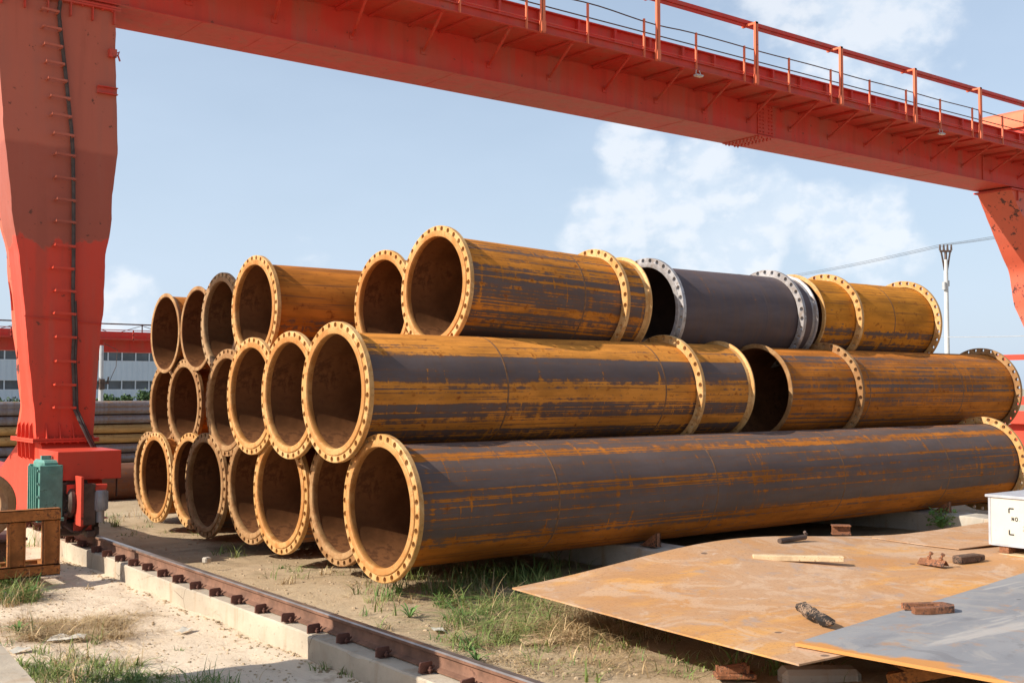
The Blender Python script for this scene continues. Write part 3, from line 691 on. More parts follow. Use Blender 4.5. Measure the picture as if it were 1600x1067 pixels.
b.tube([p + Vector((.03, -.015, 0)) for p in pts[9:]], .014, 6)
at_crane(b, 'power_cable', M['cable'])
b = MB(); q0, q1 = yp(153, 138, 15.55), yp(184, 148, 15.55); b.box(q0.x, q1.x, 15.53, 15.6, q0.z - .06, q0.z - .05); b.box(q0.x, q1.x, 15.53, 15.6, q0.z + .03, q0.z + .04); b.box(q0.x, q1.x, 15.58, 15.6, q0.z - .05, q0.z + .03)
at_crane(b, 'channel_bracket', M['red']); b = MB()
q0 = yp(175, 83, 15.55); b.box(q0.x - .04, q0.x + .06, 15.52, 15.6, q0.z - .06, q0.z + .05); b.tube([(q0.x + .06, 15.55, q0.z), (q0.x + .1, 15.55, q0.z + .03), (q0.x + .08, 15.55, q0.z - .02), (q0.x + .11, 15.55, q0.z - .1)], .012, 6)
at_crane(b, 'hook_bracket', M['red'])
# ragged dark canvas and cable bundle hanging behind the leg
b = MB(); rows = []
for i in range(30):
    z = 1.55 + i * .13; r = []
    for k in range(6): r.append(b.vert((lerp_tab(tabL, z)[0] + .03 + (.03 * mn.noise(Vector((k * .9, z * 2.3, 1))) if k else 0), lerp_tab(tabL, z)[3] - .03 + k * .055 + (.10 * mn.noise(Vector((k * .8, z * 1.9, 5))) if k > 2 else 0), z)))
    rows.append(r)
for a, c in zip(rows, rows[1:]):
    for k in range(5): b.face((a[k], a[k + 1], c[k + 1], c[k]), 0, True)
at_crane(b, 'rear_web', M['redworn'])
b = MB()
for k in range(5):
    pts = [(3.55 - .05 * k + .05 * math.sin(z * 3 + k), 16.95 + .09 * k, z) for z in [1.7 + .2 * j for j in range(8)]]
    b.tube(pts, [.05, .07, .09, .06, .085, .07, .09, .03], 8)
b.tube([(3.55, 17.0, 3.1), (3.1, 17.3, 3.12), (2.7, 17.4, 3.05)], .05, 8); b.tube([(3.5, 17.0, 2.95), (3.1, 17.3, 2.9), (2.7, 17.4, 2.95)], .08, 8)
at_crane(b, 'hose_bundle', M['black'])
# saddle and travelling gear of the near side
b = MB(); M4 = Matrix(((0, 0, 1, 0), (1, 0, 0, 0), (0, 1, 0, 0), (0, 0, 0, 1)))       # (y,z) profile extruded along x
b.prism([(15.62, 1.475), (15.30, 1.15), (15.15, .95), (15.15, .50), (25.0, .50), (25.0, .95), (17.9, .95), (16.66, 1.475)], 4.10, 4.76, 0, M4)
b.box(4.04, 4.82, 15.1, 25, .485, .5); 
cp(b, 'saddle', M['redfresh'])
def wheel(y, x=4.49):
    b = MB(); b.revx([(-.075, .05), (-.075, .20), (-.065, .255), (-.05, .26), (-.045, .225), (.045, .225), (.05, .26), (.065, .255), (.075, .20), (.075, .05)], 40, closed=True)
    for k in range(6): a = k * PI / 3; b.tube([(-.085, .13 * math.cos(a), .13 * math.sin(a)), (.085, .13 * math.cos(a), .13 * math.sin(a))], .018, 6)
    b.revx([(-.10, .0), (-.10, .06), (.10, .06), (.10, 0)], 16)
    o = b.build('wheel', M['steeld'], crane); o.location = (x - 4.5, y - 16, .35 + .225); return o
wheel(14.85); wheel(24.0)
b = MB(); b.box(4.04, 4.83, 14.62, 15.5, 1.04, 1.40, bev=.008); b.box(4.2, 4.26, 14.612, 14.62, 1.04, 1.06); b.box(4.55, 4.61, 14.612, 14.62, 1.04, 1.06); b.tube([(4.83, 15.0, 1.2), (4.86, 15.0, 1.2)], .02, 8)
cp(b, 'drive_cover', M['redfresh'])
b = MB(); b.box(4.16, 4.42, 14.66, 15.2, .98, 1.04); b.box(4.16, 4.175, 14.66, 15.15, .55, 1.0); b.box(4.42, 4.44, 14.7, 15.15, .5, 1.0); b.box(4.80, 4.81, 14.7, 14.74, .80, 1.04)
cp(b, 'bogie_frame', M['steeld'])
b = MB()
q0, q1 = yp(103, 757, 14.6), yp(118, 770, 14.6); b.box(q0.x, q1.x + .12, 14.55, 14.6, q1.z, q0.z)
q0, q1 = yp(119, 756, 14.5), yp(145, 818, 14.5); b.box(q0.x, q0.x + .035, 14.30, 14.55, q1.z, q0.z + .1, bev=.004)
b.bar((4.2, 14.52, .88), (4.55, 14.46, .90), .03, .03)
b.box(q0.x + .0, q1.x, 14.55, 14.6, .42, .52)
cp(b, 'rail_scraper', M['redfresh'])
b = MB(); b.box(q0.x + .037, q1.x, 14.40, 14.54, q1.z, q0.z, bev=.004); cp(b, 'buffer_plate', M['steeld'])
b = MB(); q = yp(156, 790, 14.45); top = yp(156, 768, 14.45); 
b.tube([(q.x, 14.45, .66), (q.x, 14.45, .68), (q.x, 14.45, .90), (q.x, 14.45, .92)], [.075, .088, .088, .075], 20)
for k in range(20): a = 2 * PI * k / 20; b.box(.082, .098, -.003, .003, .68, .90, M=Matrix.Translation((q.x, 14.45, 0)) @ Matrix.Rotation(a, 4, 'Z'))
b.tube([(q.x, 14.45, .52), (q.x, 14.45, .56), (q.x, 14.45, .66)], [.05, .055, .055], 16)
mo = cp(b, 'motor', M['motor'])
b = MB(); b.revx([(-.05, .0), (-.05, .17), (-.02, .20), (.02, .20), (.05, .17), (.05, .0)], 28); 
for k in range(6): b.tube([(-.07, .11 * math.cos(k), .11 * math.sin(k)), (.07, .11 * math.cos(k), .11 * math.sin(k))], .02, 6)
o = cp(b, 'brake_drum', M['steeld']); o.location = (4.20 - 4.5, 14.66 - 16, .78)
b = MB(); b.box(4.10, 4.36, 14.72, 15.0, .34, .52, bev=.02); b.box(4.10, 4.16, 14.62, 14.7, .45, 1.02); b.box(4.30, 4.36, 14.62, 14.7, .40, 1.0); b.tube([(4.12, 14.6, .62), (4.5, 14.6, .66)], .03, 8); b.tube([(4.12, 14.58, .5), (4.2, 14.5, .42), (4.3, 14.5, .40), (4.42, 14.55, .5)], .014, 6)
b.bar((4.14, 14.60, .98), (4.40, 14.58, .55), .03, .02)
cp(b, 'bearing_block', M['steeld'])
for k in range(5): b = MB(); b.tube([(4.22 + k * .045, 14.55, .80 + .07 * (k % 2)), (4.22 + k * .045, 14.53, .80 + .07 * (k % 2))], .012, 6); cp(b, 'bolt', M['steeld'])
b = MB(); b.box(4.46, 4.52, 14.49, 14.56, .36, .46); b.box(4.36, 4.47, 14.44, 14.56, .34, .42, bev=.01)
cp(b, 'rail_sweeper', M['steeld'])
b = MB(); b.tube([(4.1, 14.95, 1.05), (4.02, 14.8, .9), (4.05, 14.7, .6), (4.12, 14.62, .45)], .012, 6); cp(b, 'wiring', M['black'])
b = MB(); b.bar((3.86, 15.585, 3.13), (4.88, 15.585, 3.06), .01, .012); b.bar((3.99, 15.585, 5.40), (3.99, 15.585, 5.41), .01, .01); cp(b, 'weld_seam', M['red'])
b = MB(); b.tube([(q.x - .1, 14.45, .97), (q.x + .08, 14.45, .965)], .03, 10); b.box(q.x - .08, q.x + .06, 14.4, 14.5, .92, .96); b.build('terminal_box', M['redfresh'], mo)
b = MB(); b.box(3.86, 4.08, 14.62, 15.05, .60, 1.30, bev=.03); b.box(3.82, 4.10, 14.58, 14.62, .60, 1.24, bev=.008); b.box(3.82, 4.1, 15.05, 15.09, .6, 1.24, bev=.008)
b.box(3.80, 3.86, 14.60, 15.07, .58, .64); b.box(3.78, 4.1, 14.5, 15.15, .56, .60, bev=.006)
b.tube([(3.97, 14.615, 1.17), (3.97, 14.57, 1.17)], .04, 12)
for k in range(5): b.box(3.80, 3.83, 14.66 + k * .09, 14.68 + k * .09, .62, 1.22)
for k in range(4): b.tube([(3.835, 14.60, .7 + k * .16), (3.80, 14.60, .7 + k * .16)], .016, 6)
b.box(3.9, 4.02, 14.8, 14.86, 1.30, 1.35)
cp(b, 'gearbox', M['green'])
# right-hand leg, saddle and bracing
tabR = [(1.5, (30.35, 31.1, 15.2, 16.4)), (3.3, (30.05, 31.2, 15.4, 16.4)), (4.4, (29.95, 31.3, 15.55, 16.45)), (5.4, (29.75, 31.35, 15.55, 16.5)), (6.0, (29.25, 31.5, 15.55, 16.5)), (6.9, (28.6, 31.7, 15.55, 16.5)), (7.36, (28.25, 31.8, 15.55, 16.5))]
tabR = [(1.5, (30.35, 31.1, 14.2, 15.3)), (3.3, (30.05, 31.2, 14.6, 16.0)), (4.4, (29.95, 31.3, 14.95, 16.45)), (5.4, (29.75, 31.35, 15.2, 16.5)), (6.0, (29.25, 31.5, 15.38, 16.5)), (6.9, (28.6, 31.7, 15.55, 16.5)), (7.36, (28.25, 31.8, 15.55, 16.5))]
lr = leg(tabR, M['redworn'], [1.5 + i * .12 for i in range(49)] + [7.36], .03, 40)
b = MB(); b.box(28.15, 31.85, 15.48, 16.56, 7.36, 7.40); b.box(28.3, 31.7, 15.6, 16.5, 7.40, 7.45)
for k in range(6): b.box(28.5 + k * .5, 28.52 + k * .5, 15.50, 15.56, 7.1, 7.36)
b.build('head_plate', M['red'], lr)
b = MB(); b.box(30.1, 31.2, 4, 25, .5, 1.0); b.prism([(13.4, 1.0), (17.2, 1.0), (16.0, 1.5), (14.0, 1.5)], 30.2, 31.1, 0, M4)
b.box(29.9, 29.98, 4, 18.5, 2.95, 3.10); b.box(29.9, 29.98, 4, 20, 1.72, 1.95); b.box(29.9, 30.0, 4, 20, 1.2, 1.55)
for y in (6, 9, 12, 18): b.box(29.92, 30.0, y, y + .1, .5, 3.0)
cp(b, 'saddle', M['redfresh'])
b = MB(); b.tube([(29.7, 15.1, 3.5), (29.75, 15.1, 3.0), (29.9, 15.0, 2.4), (29.8, 15.0, 1.9)], [.12, .10, .13, .11], 8); b.tube([(29.7, 15.4, 3.45), (29.8, 15.3, 3.1)], .14, 8); cp(b, 'hose_bundle', M['black'])
wheel(6, 30.3).location.z = .575; wheel(22, 30.3)
# trolley on the girder
b = MB(); b.box(29.3, 31.8, 15.3, 17.4, 9.03, 9.2, bev=.02)
tr = empty('crane_trolley', (30.5, 16.3, 9.02), 'orange hoist trolley sitting on the right end of the crane girder', 'trolley')
o = b.build('trolley_frame', M['red'], tr); o.location = (-30.5, -16.3, -9.02)
b = MB(); M5 = Matrix.Translation((29.05, 15.75, 0)); prof = [(0, 9.2), (.0, 9.5), (.05, 9.62), (.18, 9.70), (.5, 9.74), (2.2, 9.74), (2.2, 9.2)]
b.prism(prof, 15.7, 17.0, 0, Matrix(((1, 0, 0, 29.2), (0, 0, 1, 0), (0, 1, 0, 0), (0, 0, 0, 1)))); o = b.build('hoist_cover', M['orange'], tr); o.location = (-30.5, -16.3, -9.02)
for x in (29.6, 31.5):
    b = MB(); b.tube([(x, 15.9, 9.13), (x, 16.07, 9.13)], .11, 20); o = b.build('wheel', M['steeld'], tr); o.location = (-30.5, -16.3, -9.02)

# ------------------------------------------------------------------ plates and things lying on them
def pz(X, Y):
    e = max(0, min(1, (Y - 5.6) / 2.0)); e = e * e
    return .515 + .19 * e * math.exp(-((X - 8.3) / 1.9) ** 2) + .02 * math.sin(X * .8) * e + .05 * sm((X - 11) / 2.5) * e
def onplate(px, py, off=0.0):
    z = .52
    for _ in range(6): p = gp(px, py, z + off); z = pz(p.x, p.y)
    return Vector((p.x, p.y, z + off))
def sheet(corner_fn, nu, nv, th, zf):
    b = MB(); top = []; bot = []
    for i in range(nu + 1):
        rt, rb = [], []
        for j in range(nv + 1):
            x, y = corner_fn(i / nu, j / nv); z = zf(x, y)
            rt.append(b.vert((x, y, z))); rb.append(b.vert((x, y, z - th)))
        top.append(rt); bot.append(rb)
    for i in range(nu):
        for j in range(nv):
            b.face((top[i][j], top[i + 1][j], top[i + 1][j + 1], top[i][j + 1]), 0, True); b.face((bot[i][j], bot[i][j + 1], bot[i + 1][j + 1], bot[i + 1][j]), 0, True)
    for i in range(nu): b.face((top[i][0], bot[i][0], bot[i + 1][0], top[i + 1][0])); b.face((top[i][nv], top[i + 1][nv], bot[i + 1][nv], bot[i][nv]))
    for j in range(nv): b.face((top[0][j], top[0][j + 1], bot[0][j + 1], bot[0][j])); b.face((top[nu][j], bot[nu][j], bot[nu][j + 1], top[nu][j + 1]))
    return b
def q2(c00, c10, c11, c01): return lambda u, v: tuple((1 - u) * (1 - v) * a + u * (1 - v) * b + u * v * c + (1 - u) * v * d for a, b, c, d in zip(c00, c10, c11, c01))
b = sheet(q2((5.62, 4.50), (14.2, 4.2), (14.2, 7.62), (5.78, 7.60)), 90, 30, .012, pz)
tag(b.build('steel_plate', M['plate'], sharp=30), 'large warped rusty orange steel plate raised off the grass, its pointed corner toward the rail', 'steel plate')
a8 = R(9); ux = (math.cos(a8), math.sin(a8)); uy = (math.sin(a8) * .6, -1)
b = MB(); prg = [(0, 0), (7.5 * 1, 0), (7.5, -2.6), (.0, -2.6)]
b = sheet(lambda u, v: (7.5 * u, -2.6 * v), 40, 12, .022, lambda x, y: .004 * math.sin(x * 2 + y))
o = b.build('steel_plate', M['plateg'], sharp=30); o.location = (5.96, 4.80, .545); o.rotation_euler = (0, 0, R(8)); tag(o, 'flat grey steel plate with a bright orange cut edge laid over the rusty plate', 'steel plate')
b = sheet(q2((10.55, 7.45), (13.3, 7.5), (13.4, 6.2), (10.75, 6.55)), 24, 8, .008, lambda x, y: pz(x, y) + .022 + .012 * math.sin(x * 2.3))
tag(b.build('steel_plate', M['plate'], sharp=30), 'small thin steel plate lying on the rusty one just left of the white crate', 'steel plate')
def item(mb, name, mat, p, rz, label, cat, group=None, tilt=(0, 0)):
    o = mb.build(name, mat); o.location = p; o.rotation_euler = (tilt[0], tilt[1], rz); return tag(o, label, cat, group)
def span(pa, pb): d = pb - pa; return (pa + pb) / 2, math.atan2(d.y, d.x), Vector((d.x, d.y)).length
# light timber batten
c, rz, L = span(onplate(1176, 864), onplate(1318, 884)); b = MB()
n = 10
for k in range(1):
    b.box(-L / 2, L / 2, -.045, .045, 0, .05, bev=.005)
item(b, 'timber_batten', M['woodl'], c + Vector((0, 0, .006)), rz, 'pale sawn timber batten lying on the rusty plate', 'wood batten')
# hooked rod
c, rz, L = span(onplate(1218, 849), onplate(1258, 845)); b = MB(); b.tube([(-L / 2, 0, .028), (L / 2, 0, .028)], .026, 10); b.tube([(L / 2 - .02, 0, .03), (L / 2 + .02, 0, .06), (L / 2 - .01, .0, .08)], .016, 8)
item(b, 'steel_rod', M['steeld'], c + Vector((0, 0, .004)), rz, 'short dark steel rod with a hooked end near the back of the rusty plate', 'rod')
# I-beam offcut
p = onplate(1314, 835); b = MB()
for z in (0, .09): b.box(-.10, .10, -.06, .06, z, z + .012)
b.box(-.10, .10, -.006, .006, .012, .09)
item(b, 'beam_offcut', M['scrap'], p + Vector((0, 0, .004)), R(-45), 'short rusty I beam offcut standing at the back edge of the rusty plate', 'beam offcut')
# angle with two bolts
c, rz, L = span(onplate(1438, 881), onplate(1478, 888)); b = MB()
Mx = Matrix.Rotation(R(45), 4, 'X'); b.box(-L / 2, L / 2, 0, .07, -.008, 0, M=Matrix.Translation((0, 0, .056)) @ Matrix.Rotation(R(-135), 4, 'X')); b.box(-L / 2, L / 2, 0, .07, 0, .008, M=Matrix.Translation((0, 0, .056)) @ Matrix.Rotation(R(-45), 4, 'X'))
item(b, 'steel_angle', M['scrap'], c + Vector((0, 0, .006)), rz, 'rusty steel angle with two bolts standing on it, left of the dark wood block', 'steel angle')
par = bpy.data.objects['steel_angle']
for sx in (-.05, .07):
    b = MB(); b.tube([(sx, 0, .05), (sx + .03, .01, .12)], .011, 8); b.tube([(sx + .008, 0, .062), (sx + .014, .003, .078)], .024, 6); b.tube([(sx + .024, .008, .105), (sx + .032, .01, .122)], .02, 6); b.build('bolt', M['scrap'], par)
# dark wood block
c, rz, L = span(onplate(1494, 881), onplate(1536, 876)); b = MB(); b.box(-L / 2, L / 2 * .55, -.05, .05, 0, .075, bev=.012); b.box(L / 2 * .5, L / 2, -.03, .04, .005, .06, bev=.01)
item(b, 'wood_block', M['woodd'], c + Vector((0, 0, .004)), rz, 'dark weathered wood block left of the white crate', 'wood block')
# burnt timber
c, rz, L = span(onplate(1248, 950, .05), onplate(1300, 986)); b = MB(); pts = []
for k in range(9): t_ = k / 8; pts.append((-L / 2 + L * t_, .012 * math.sin(t_ * 9), .035 - .005 * t_ + .01 * math.sin(t_ * 14)))
b.tube(pts, [.03, .045, .05, .04, .05, .036, .045, .035, .022], 7)
item(b, 'burnt_timber', M['woodb'], c, rz, 'charred splintered piece of timber leaning at the edge of the grey plate', 'burnt wood')
# U-shaped lug
c = gp(1451, 954, .55); b = MB(); b.prism([(-.16, -.11), (-.05, -.13), (.16, -.08), (.20, 0), (.16, .10), (-.16, .11), (-.16, .05), (.06, .035), (.09, 0), (.05, -.045), (-.10, -.06), (-.16, -.05)], 0, .045)
item(b, 'steel_lug', M['scrap'], c, R(-30), 'rusty U shaped steel lug lying on the grey plate', 'steel lug')
# crate
cz = .60; cr = empty('white_crate', (11.2, 5.95, cz - .06), 'white wooden crate with black stencilled marks on dark skids, at the right edge', 'crate')
X0, Y1, Y0, H = 10.94, 6.33, 5.30, .50
def crp(b, name, mat): o = b.build(name, mat, cr); o.location = (-11.2, -5.95, -(cz - .06)); return o
b = MB(); b.box(X0 + .004, X0 + .8, Y0 + .01, Y1 - .01, cz, cz + H - .02); body = crp(b, 'crate_body', M['white'])
b = MB(); b.box(X0 - .015, X0 + .83, Y0 - .03, Y1 + .03, cz + H - .02, cz + H + .008, bev=.004); crp(b, 'lid', M['crgrey'])
b = MB(); b.box(X0 - .002, X0 + .02, Y1 - .025, Y1, cz, cz + H - .02); b.box(X0 - .002, X0 + .02, Y0, Y0 + .025, cz, cz + H - .02); b.box(X0 - .002, X0 + .02, Y0 + .025, Y1 - .025, cz - .004, cz + .018); crp(b, 'edge_strip', M['crgrey'])
for y in (Y0 + .08, Y1 - .2): b = MB(); b.box(X0 + .02, X0 + .75, y, y + .1, cz - .075, cz - .003); crp(b, 'skid', M['scrap'])
b = MB(); b.box(X0 - .03, X0 + .6, Y0 - .2, Y1 - .12, cz - .09, cz - .078); crp(b, 'base_board', M['woodl'])
fx = X0 - .001; u0, v0 = Y1 - .06, cz + H - .05
def stroke(b, pts, w_=.006):
    pts = [(fx + .003, u0 - u, v0 - v) for u, v in pts]
    for a, c_ in zip(pts, pts[1:]): b.bar(a, c_, w_ * 1.35, .003, up=(1, 0, 0))
b = MB()
for (u, v, su, sv) in ((.16, .07, 1, 1), (.70, .07, -1, 1), (.16, .33, 1, -1), (.70, .33, -1, -1)): stroke(b, [(u + su * .05, v), (u, v), (u, v + sv * .045)], .010)
stroke(b, [(.33, .195), (.67, .195)], .009)
def txt(b, s_, u, v, h, w_=.006):
    G = {'N': [[(0, 1), (0, 0), (.7, 1), (.7, 0)]], 'O': [[(.2, 0), (.6, 0), (.8, .3), (.8, .7), (.6, 1), (.2, 1), (0, .7), (0, .3), (.2, 0)]], '8': [[(.35, .45), (.1, .3), (.2, .05), (.5, 0), (.6, .2), (.3, .5), (0, .75), (.1, 1), (.5, 1), (.55, .75), (.35, .45)]],
         'P': [[(.1, 1), (.25, 0), (.6, .05), (.65, .35), (.2, .5)]], '3': [[(.1, .05), (.5, 0), (.55, .25), (.25, .45), (.5, .6), (.45, .95), (0, 1)]], '2': [[(.1, .2), (.35, 0), (.6, .2), (.1, .95), (.65, .9)]], '0': [[(.3, .1), (.05, .6), (.2, 1), (.5, .8), (.5, .3), (.3, .1)]], '-': [[(.1, .55), (.6, .5)]], '5': [[(.6, 0), (.2, .05), (.1, .45), (.5, .45), (.5, .85), (.05, 1)]], '6': [[(.5, 0), (.1, .5), (.1, .95), (.5, 1), (.55, .6), (.15, .6)]], '.': [[(.2, .95), (.25, 1)]]}
    for ch2 in s_:
        for pl in G[ch2]: stroke(b, [(u + x * h * .8, v + y * h) for x, y in pl], w_)
        u += h * .82 + .008
txt(b, 'NO.', .19, .155, .035, .006); txt(b, '8P320-6', .33, .105, .065, .005)
b.build('stencil_marks', M['ink'], body)
b = MB(); txt(b, '20-250', .30, .235, .05, .005)
for (u, v) in ((.38, .0), (.44, .0), (.38, .42), (.44, .42)): stroke(b, [(u, v), (u + .04, v), (u + .04, v + .025), (u, v + .025), (u, v)], .004)
b.build('faint_marks', M['inkgrey'], body)
# supports under the plates
for (x0, x1, y0, y1, z0, z1, mt, lb) in ((9.6, 9.9, 3.6, 7.2, 0, .50, 'conc', 'concrete block under the middle of the rusty plate'), (13.2, 13.6, 3.6, 7.5, 0, .50, 'conc', 'concrete block under the far end of the rusty plate')):
    b = MB()
    if mt == 'scrap':
        b.box(x0, x1, y0, y1, z1 - .015, z1); b.box(x0, x1, y0, y1, z0, z0 + .015); b.box((x0 + x1) / 2 - .006, (x0 + x1) / 2 + .006, y0, y1, z0 + .015, z1 - .015)
        b.box(x0 - .3, x0 - .05, 3.4, 3.52, z0 - .2, z1 + .1)
    else: b.box(x0, x1, y0, y1, z0 - .1, z1, bev=.02)
    tag(b.build('support_beam', M[mt]), lb, 'support')
q = gp(1385, 1062, .28); c_ = MB(); c_.bar((q.x + .1, q.y + .05, .26), (q.x + .35, q.y - .5, .44), .10, .08); c_.bar((q.x + .1, q.y - .15, .36), (q.x + .25, q.y + .15, .36), .12, .02); tag(c_.build('support_beam', M['fr']), 'short brown steel piece propping the near edge of the grey plate', 'support')
b = MB(); b.box(7.6, 8.0, 4.2, 4.8, 0, .5, bev=.02); tag(b.build('packing_block', M['woodd']), 'dark packing blocks in the shade below the grey plate', 'block')

# scrap by the bottom edge, board, chunk, litter
p = gp(1148, 1058, .15); b = MB(); b.box(-.2, .2, -.09, .09, 0, .05, bev=.01); b.tube([(-.15, 0, .05), (.12, .02, .07)], [.06, .075], 10); b.tube([(.12, -.05, .05), (.12, -.05, .13)], .02, 6); b.tube([(-.16, .05, .04), (-.16, .05, .11)], .02, 6); b.tube([(.05, -.06, .08), (.14, 0, .09), (.06, .06, .08)], .014, 6)
item(b, 'rusty_bracket', M['scrap'], p, R(-35), 'rusty bolted bracket lying in the grass at the bottom edge', 'bracket').scale = (.72, .72, .72)
p = gp(1280, 1064, .12); b = MB(); b.box(-.28, .28, -.1, .1, -.05, .10, bev=.035); item(b, 'concrete_lump', M['concg'], p, R(-36), 'rounded lump of concrete in the shade at the bottom edge', 'concrete lump')
p = gp(858, 997, .16); b = MB(); b.box(-.24, .24, -.12, .12, 0, .018, bev=.003); item(b, 'wood_board', M['woodl'], p, R(-25), 'pale plywood offcut in the grass below the tip of the rusty plate', 'board', tilt=(R(4), R(-3)))
p = gp(323, 878, .13); b = MB(); b.box(-.05, .05, -.04, .04, -.01, .06, bev=.015); item(b, 'stone', M['concg'], p, .4, 'small brown stone on the soil between rail and pipes', 'stone')
def litter(px, py, z, s, rz, lb):
    b = MB(); n = 5; V = [[b.vert(((i - 2) * s / 4, (j - 1.5) * s / 5, .02 + .25 * s * abs(mn.noise(Vector((i * .9 + px, j * .8, 0)))))) for j in range(4)] for i in range(n)]
    for i in range(n - 1):
        for j in range(3): b.face((V[i][j], V[i + 1][j], V[i + 1][j + 1], V[i][j + 1]), 0)
    p = gp(px, py, z); item(b, 'litter', M['white'], p, rz, lb, 'litter')
litter(287, 988, 0, .16, .5, 'scrap of white plastic film on the sand beside the concrete beam')
litter(685, 988, .12, .16, 1.2, 'scrap of white paper in the grass right of the rail')
litter(105, 1001, 0, .30, -.6, 'torn white strip under the dry grass at bottom left')
litter(32, 1020, 0, .18, .2, 'crumpled white scrap beside the concrete slab corner')

# concrete block bottom-left (top face about 1 m up, close to the camera)
zt = .95; P0, P1 = gp(-2, 1002, zt), gp(57, 1067, zt); d = (P1 - P0).normalized(); nrm = Vector((-d.y, d.x, 0))
if nrm.dot(rgt) > 0: nrm = -nrm
q = [P0 , P1 + d * .8, P1 + d * .8 + nrm * .7, P0 + nrm * .7 ]
b = MB(); b.prism([(p.x, p.y) for p in q][::-1] if False else [(p.x, p.y) for p in q], -.1, zt)
tag(b.build('concrete_block', M['conc']), 'smooth pale concrete block corner at the bottom left of the view', 'concrete block')
# made-up steel cabin out of view at left, added to shade sand and rail
cb = empty('shadow_caster', (-.6, 8.28, 0), 'unseen rust red steel cabin left of the rail, added to cast a shadow', 'cabin')
b = MB(); b.box(-1.5, 1.5, -.74, .74, .1, 2.75, bev=.03); b.box(-1.56, 1.56, -.78, .78, 2.75, 2.83); b.box(-1.4, 1.4, -.68, .68, -.1, .1)
for k in range(14): b.box(-1.4 + k * .2, -1.3 + k * .2, -.76, -.74, .2, 2.65); b.box(-1.4 + k * .2, -1.3 + k * .2, .74, .76, .2, 2.65)
b.build('caster_body', M['redworn'], cb)
b = MB(); b.box(1.5, 1.53, -.6, .15, .2, 2.25, bev=.006); dd = b.build('door', M['galv'], cb); q = MB(); q.tube([(1.53, .05, 1.2), (1.57, .05, 1.2), (1.57, -.05, 1.2)], .012, 6); q.build('handle', M['steeld'], dd)

# ------------------------------------------------------------------ welded frame, plate and ring at left
fx0, fx1, fy = 1.6, 3.67, 13.16; z0 = .13; zt = .86
fr = empty('channel_trestle', (3.67, 13.16, z0), 'brown rusty welded channel frame standing at the left edge before the gearbox', 'steel frame')
def fp(b, name): o = b.build(name, M['fr'], fr); o.location = (-3.67, -13.16, -z0); return o
def chan(b, a, c, w_, dep, open_up):   # C channel
    a = Vector(a); c = Vector(c)
    b.bar(a, c, .012, w_, up=(0, 0, 1))
for nm_, zc, hh in (('bottom_rail', z0 + .06, .12), ('top_rail', zt - .065, .13)):
    b = MB(); b.box(fx0, fx1, fy - .05, fy - .04, zc - hh / 2, zc + hh / 2); b.box(fx0, fx1, fy - .05, fy + .08, zc + hh / 2 - .01, zc + hh / 2); b.box(fx0, fx1, fy - .05, fy + .08, zc - hh / 2, zc - hh / 2 + .01); fp(b, nm_)
for xx in (3.58, 3.22, 2.80, 2.2):
    b = MB(); b.box(xx - .085, xx + .085, fy - .03, fy - .018, z0 + .12, zt - .13); b.box(xx - .085, xx - .073, fy - .05, fy + .07, z0 + .12, zt - .13); b.box(xx + .073, xx + .085, fy - .05, fy + .07, z0 + .12, zt - .13); fp(b, 'upright')
for sgn in (1,):
    b = MB(); b.box(fx0, fx1, fy + .5, fy + .6, z0, z0 + .1); b.box(fx1 - .1, fx1, fy + .08, fy + .5, z0, z0 + .1); fp(b, 'rear_rail')
b = MB(); b.box(fx0 + .3, fx0 + .42, fy - .1, fy + .5, -.05, z0 - .002); b.box(3.2, 3.45, fy - .12, fy + .5, z0 - .04, z0 - .004); b.box(3.25, 3.4, fy + .2, fy + .5, -.05, z0 - .04)
tag(b.build('timber_packing', M['woodd']), 'timber packing under the rusty frame at the left edge', 'packing')
b = MB(); b.box(1.2, 3.55, 14.0, 14.9, .42, .45); o = tag(b.build('steel_plate', M['steeld']), 'dark plate on blocks seen through the rusty frame at left', 'steel plate')
b = MB(); b.box(3.1, 3.4, 14.1, 14.8, -.1, .415, bev=.02); tag(b.build('support_block', M['woodd']), 'dark block under the plate behind the rusty frame', 'block')
b = MB(); n_ = 48
prof = [(.0, .28), (.0, .36), (.03, .385), (.5, .385), (.5, .33), (.06, .33), (.05, .28)]
b.revx(prof, n_, closed=True); o = b.build('steel_ring', M['fl_old']); c_ = yp(-26, 790, 14.0); o.location = (c_.x, 14.0, .455 + .39); o.rotation_euler = (0, 0, R(98)); tag(o, 'grey brown round pipe ring at the left edge in front of the red crane saddle', 'pipe ring')

# ------------------------------------------------------------------ far left: plain pipes, second crane, factory, mast, trees
rows = [(1.84 - .137, 'grey'), (1.57, 'grey'), (1.31, 'grey'), (1.04, 'tan'), (.77, 'tan'), (.50, 'grey'), (.23, 'grey'), (-.02, 'tan')]
names = ['top', 'second', 'third', 'fourth', 'fifth', 'sixth', 'seventh', 'lowest']
for (z, kx), nm in zip(rows, names):
    b = MB(); b.revx([(-14, .119), (14, .119)], 32); b.revx([(-14, .119), (-14, .108), (-9, .108)], 32, 1)
    o = b.build('plain_pipe', [M['bgpipe_' + kx], M['in']]); o.location = (8, 32, z)
    tag(o, f'thin plain {"dark grey" if kx == "grey" else "tan"} pipe, {nm} of the low rack behind the crane leg', 'steel pipe', 'plain pipes racked behind the crane')
for k, nm in enumerate(names):
    b = MB(); b.revx([(-14, .119), (14, .119)], 24); b.revx([(-14, .119), (-14, .108), (-9, .108)], 24, 1)
    o = b.build('plain_pipe', [M['bgpipe_brown'], M['in']]); o.location = (8.3, 32.24, rows[k][0] - .13)
    tag(o, f'plain brown pipe, {nm} of the rear column of the low rack behind the crane leg', 'steel pipe', 'plain pipes racked behind the crane')
b = MB()
for x in (-3, 4, 20): b.box(x, x + .12, 32.40, 32.52, -.2, 2.1)
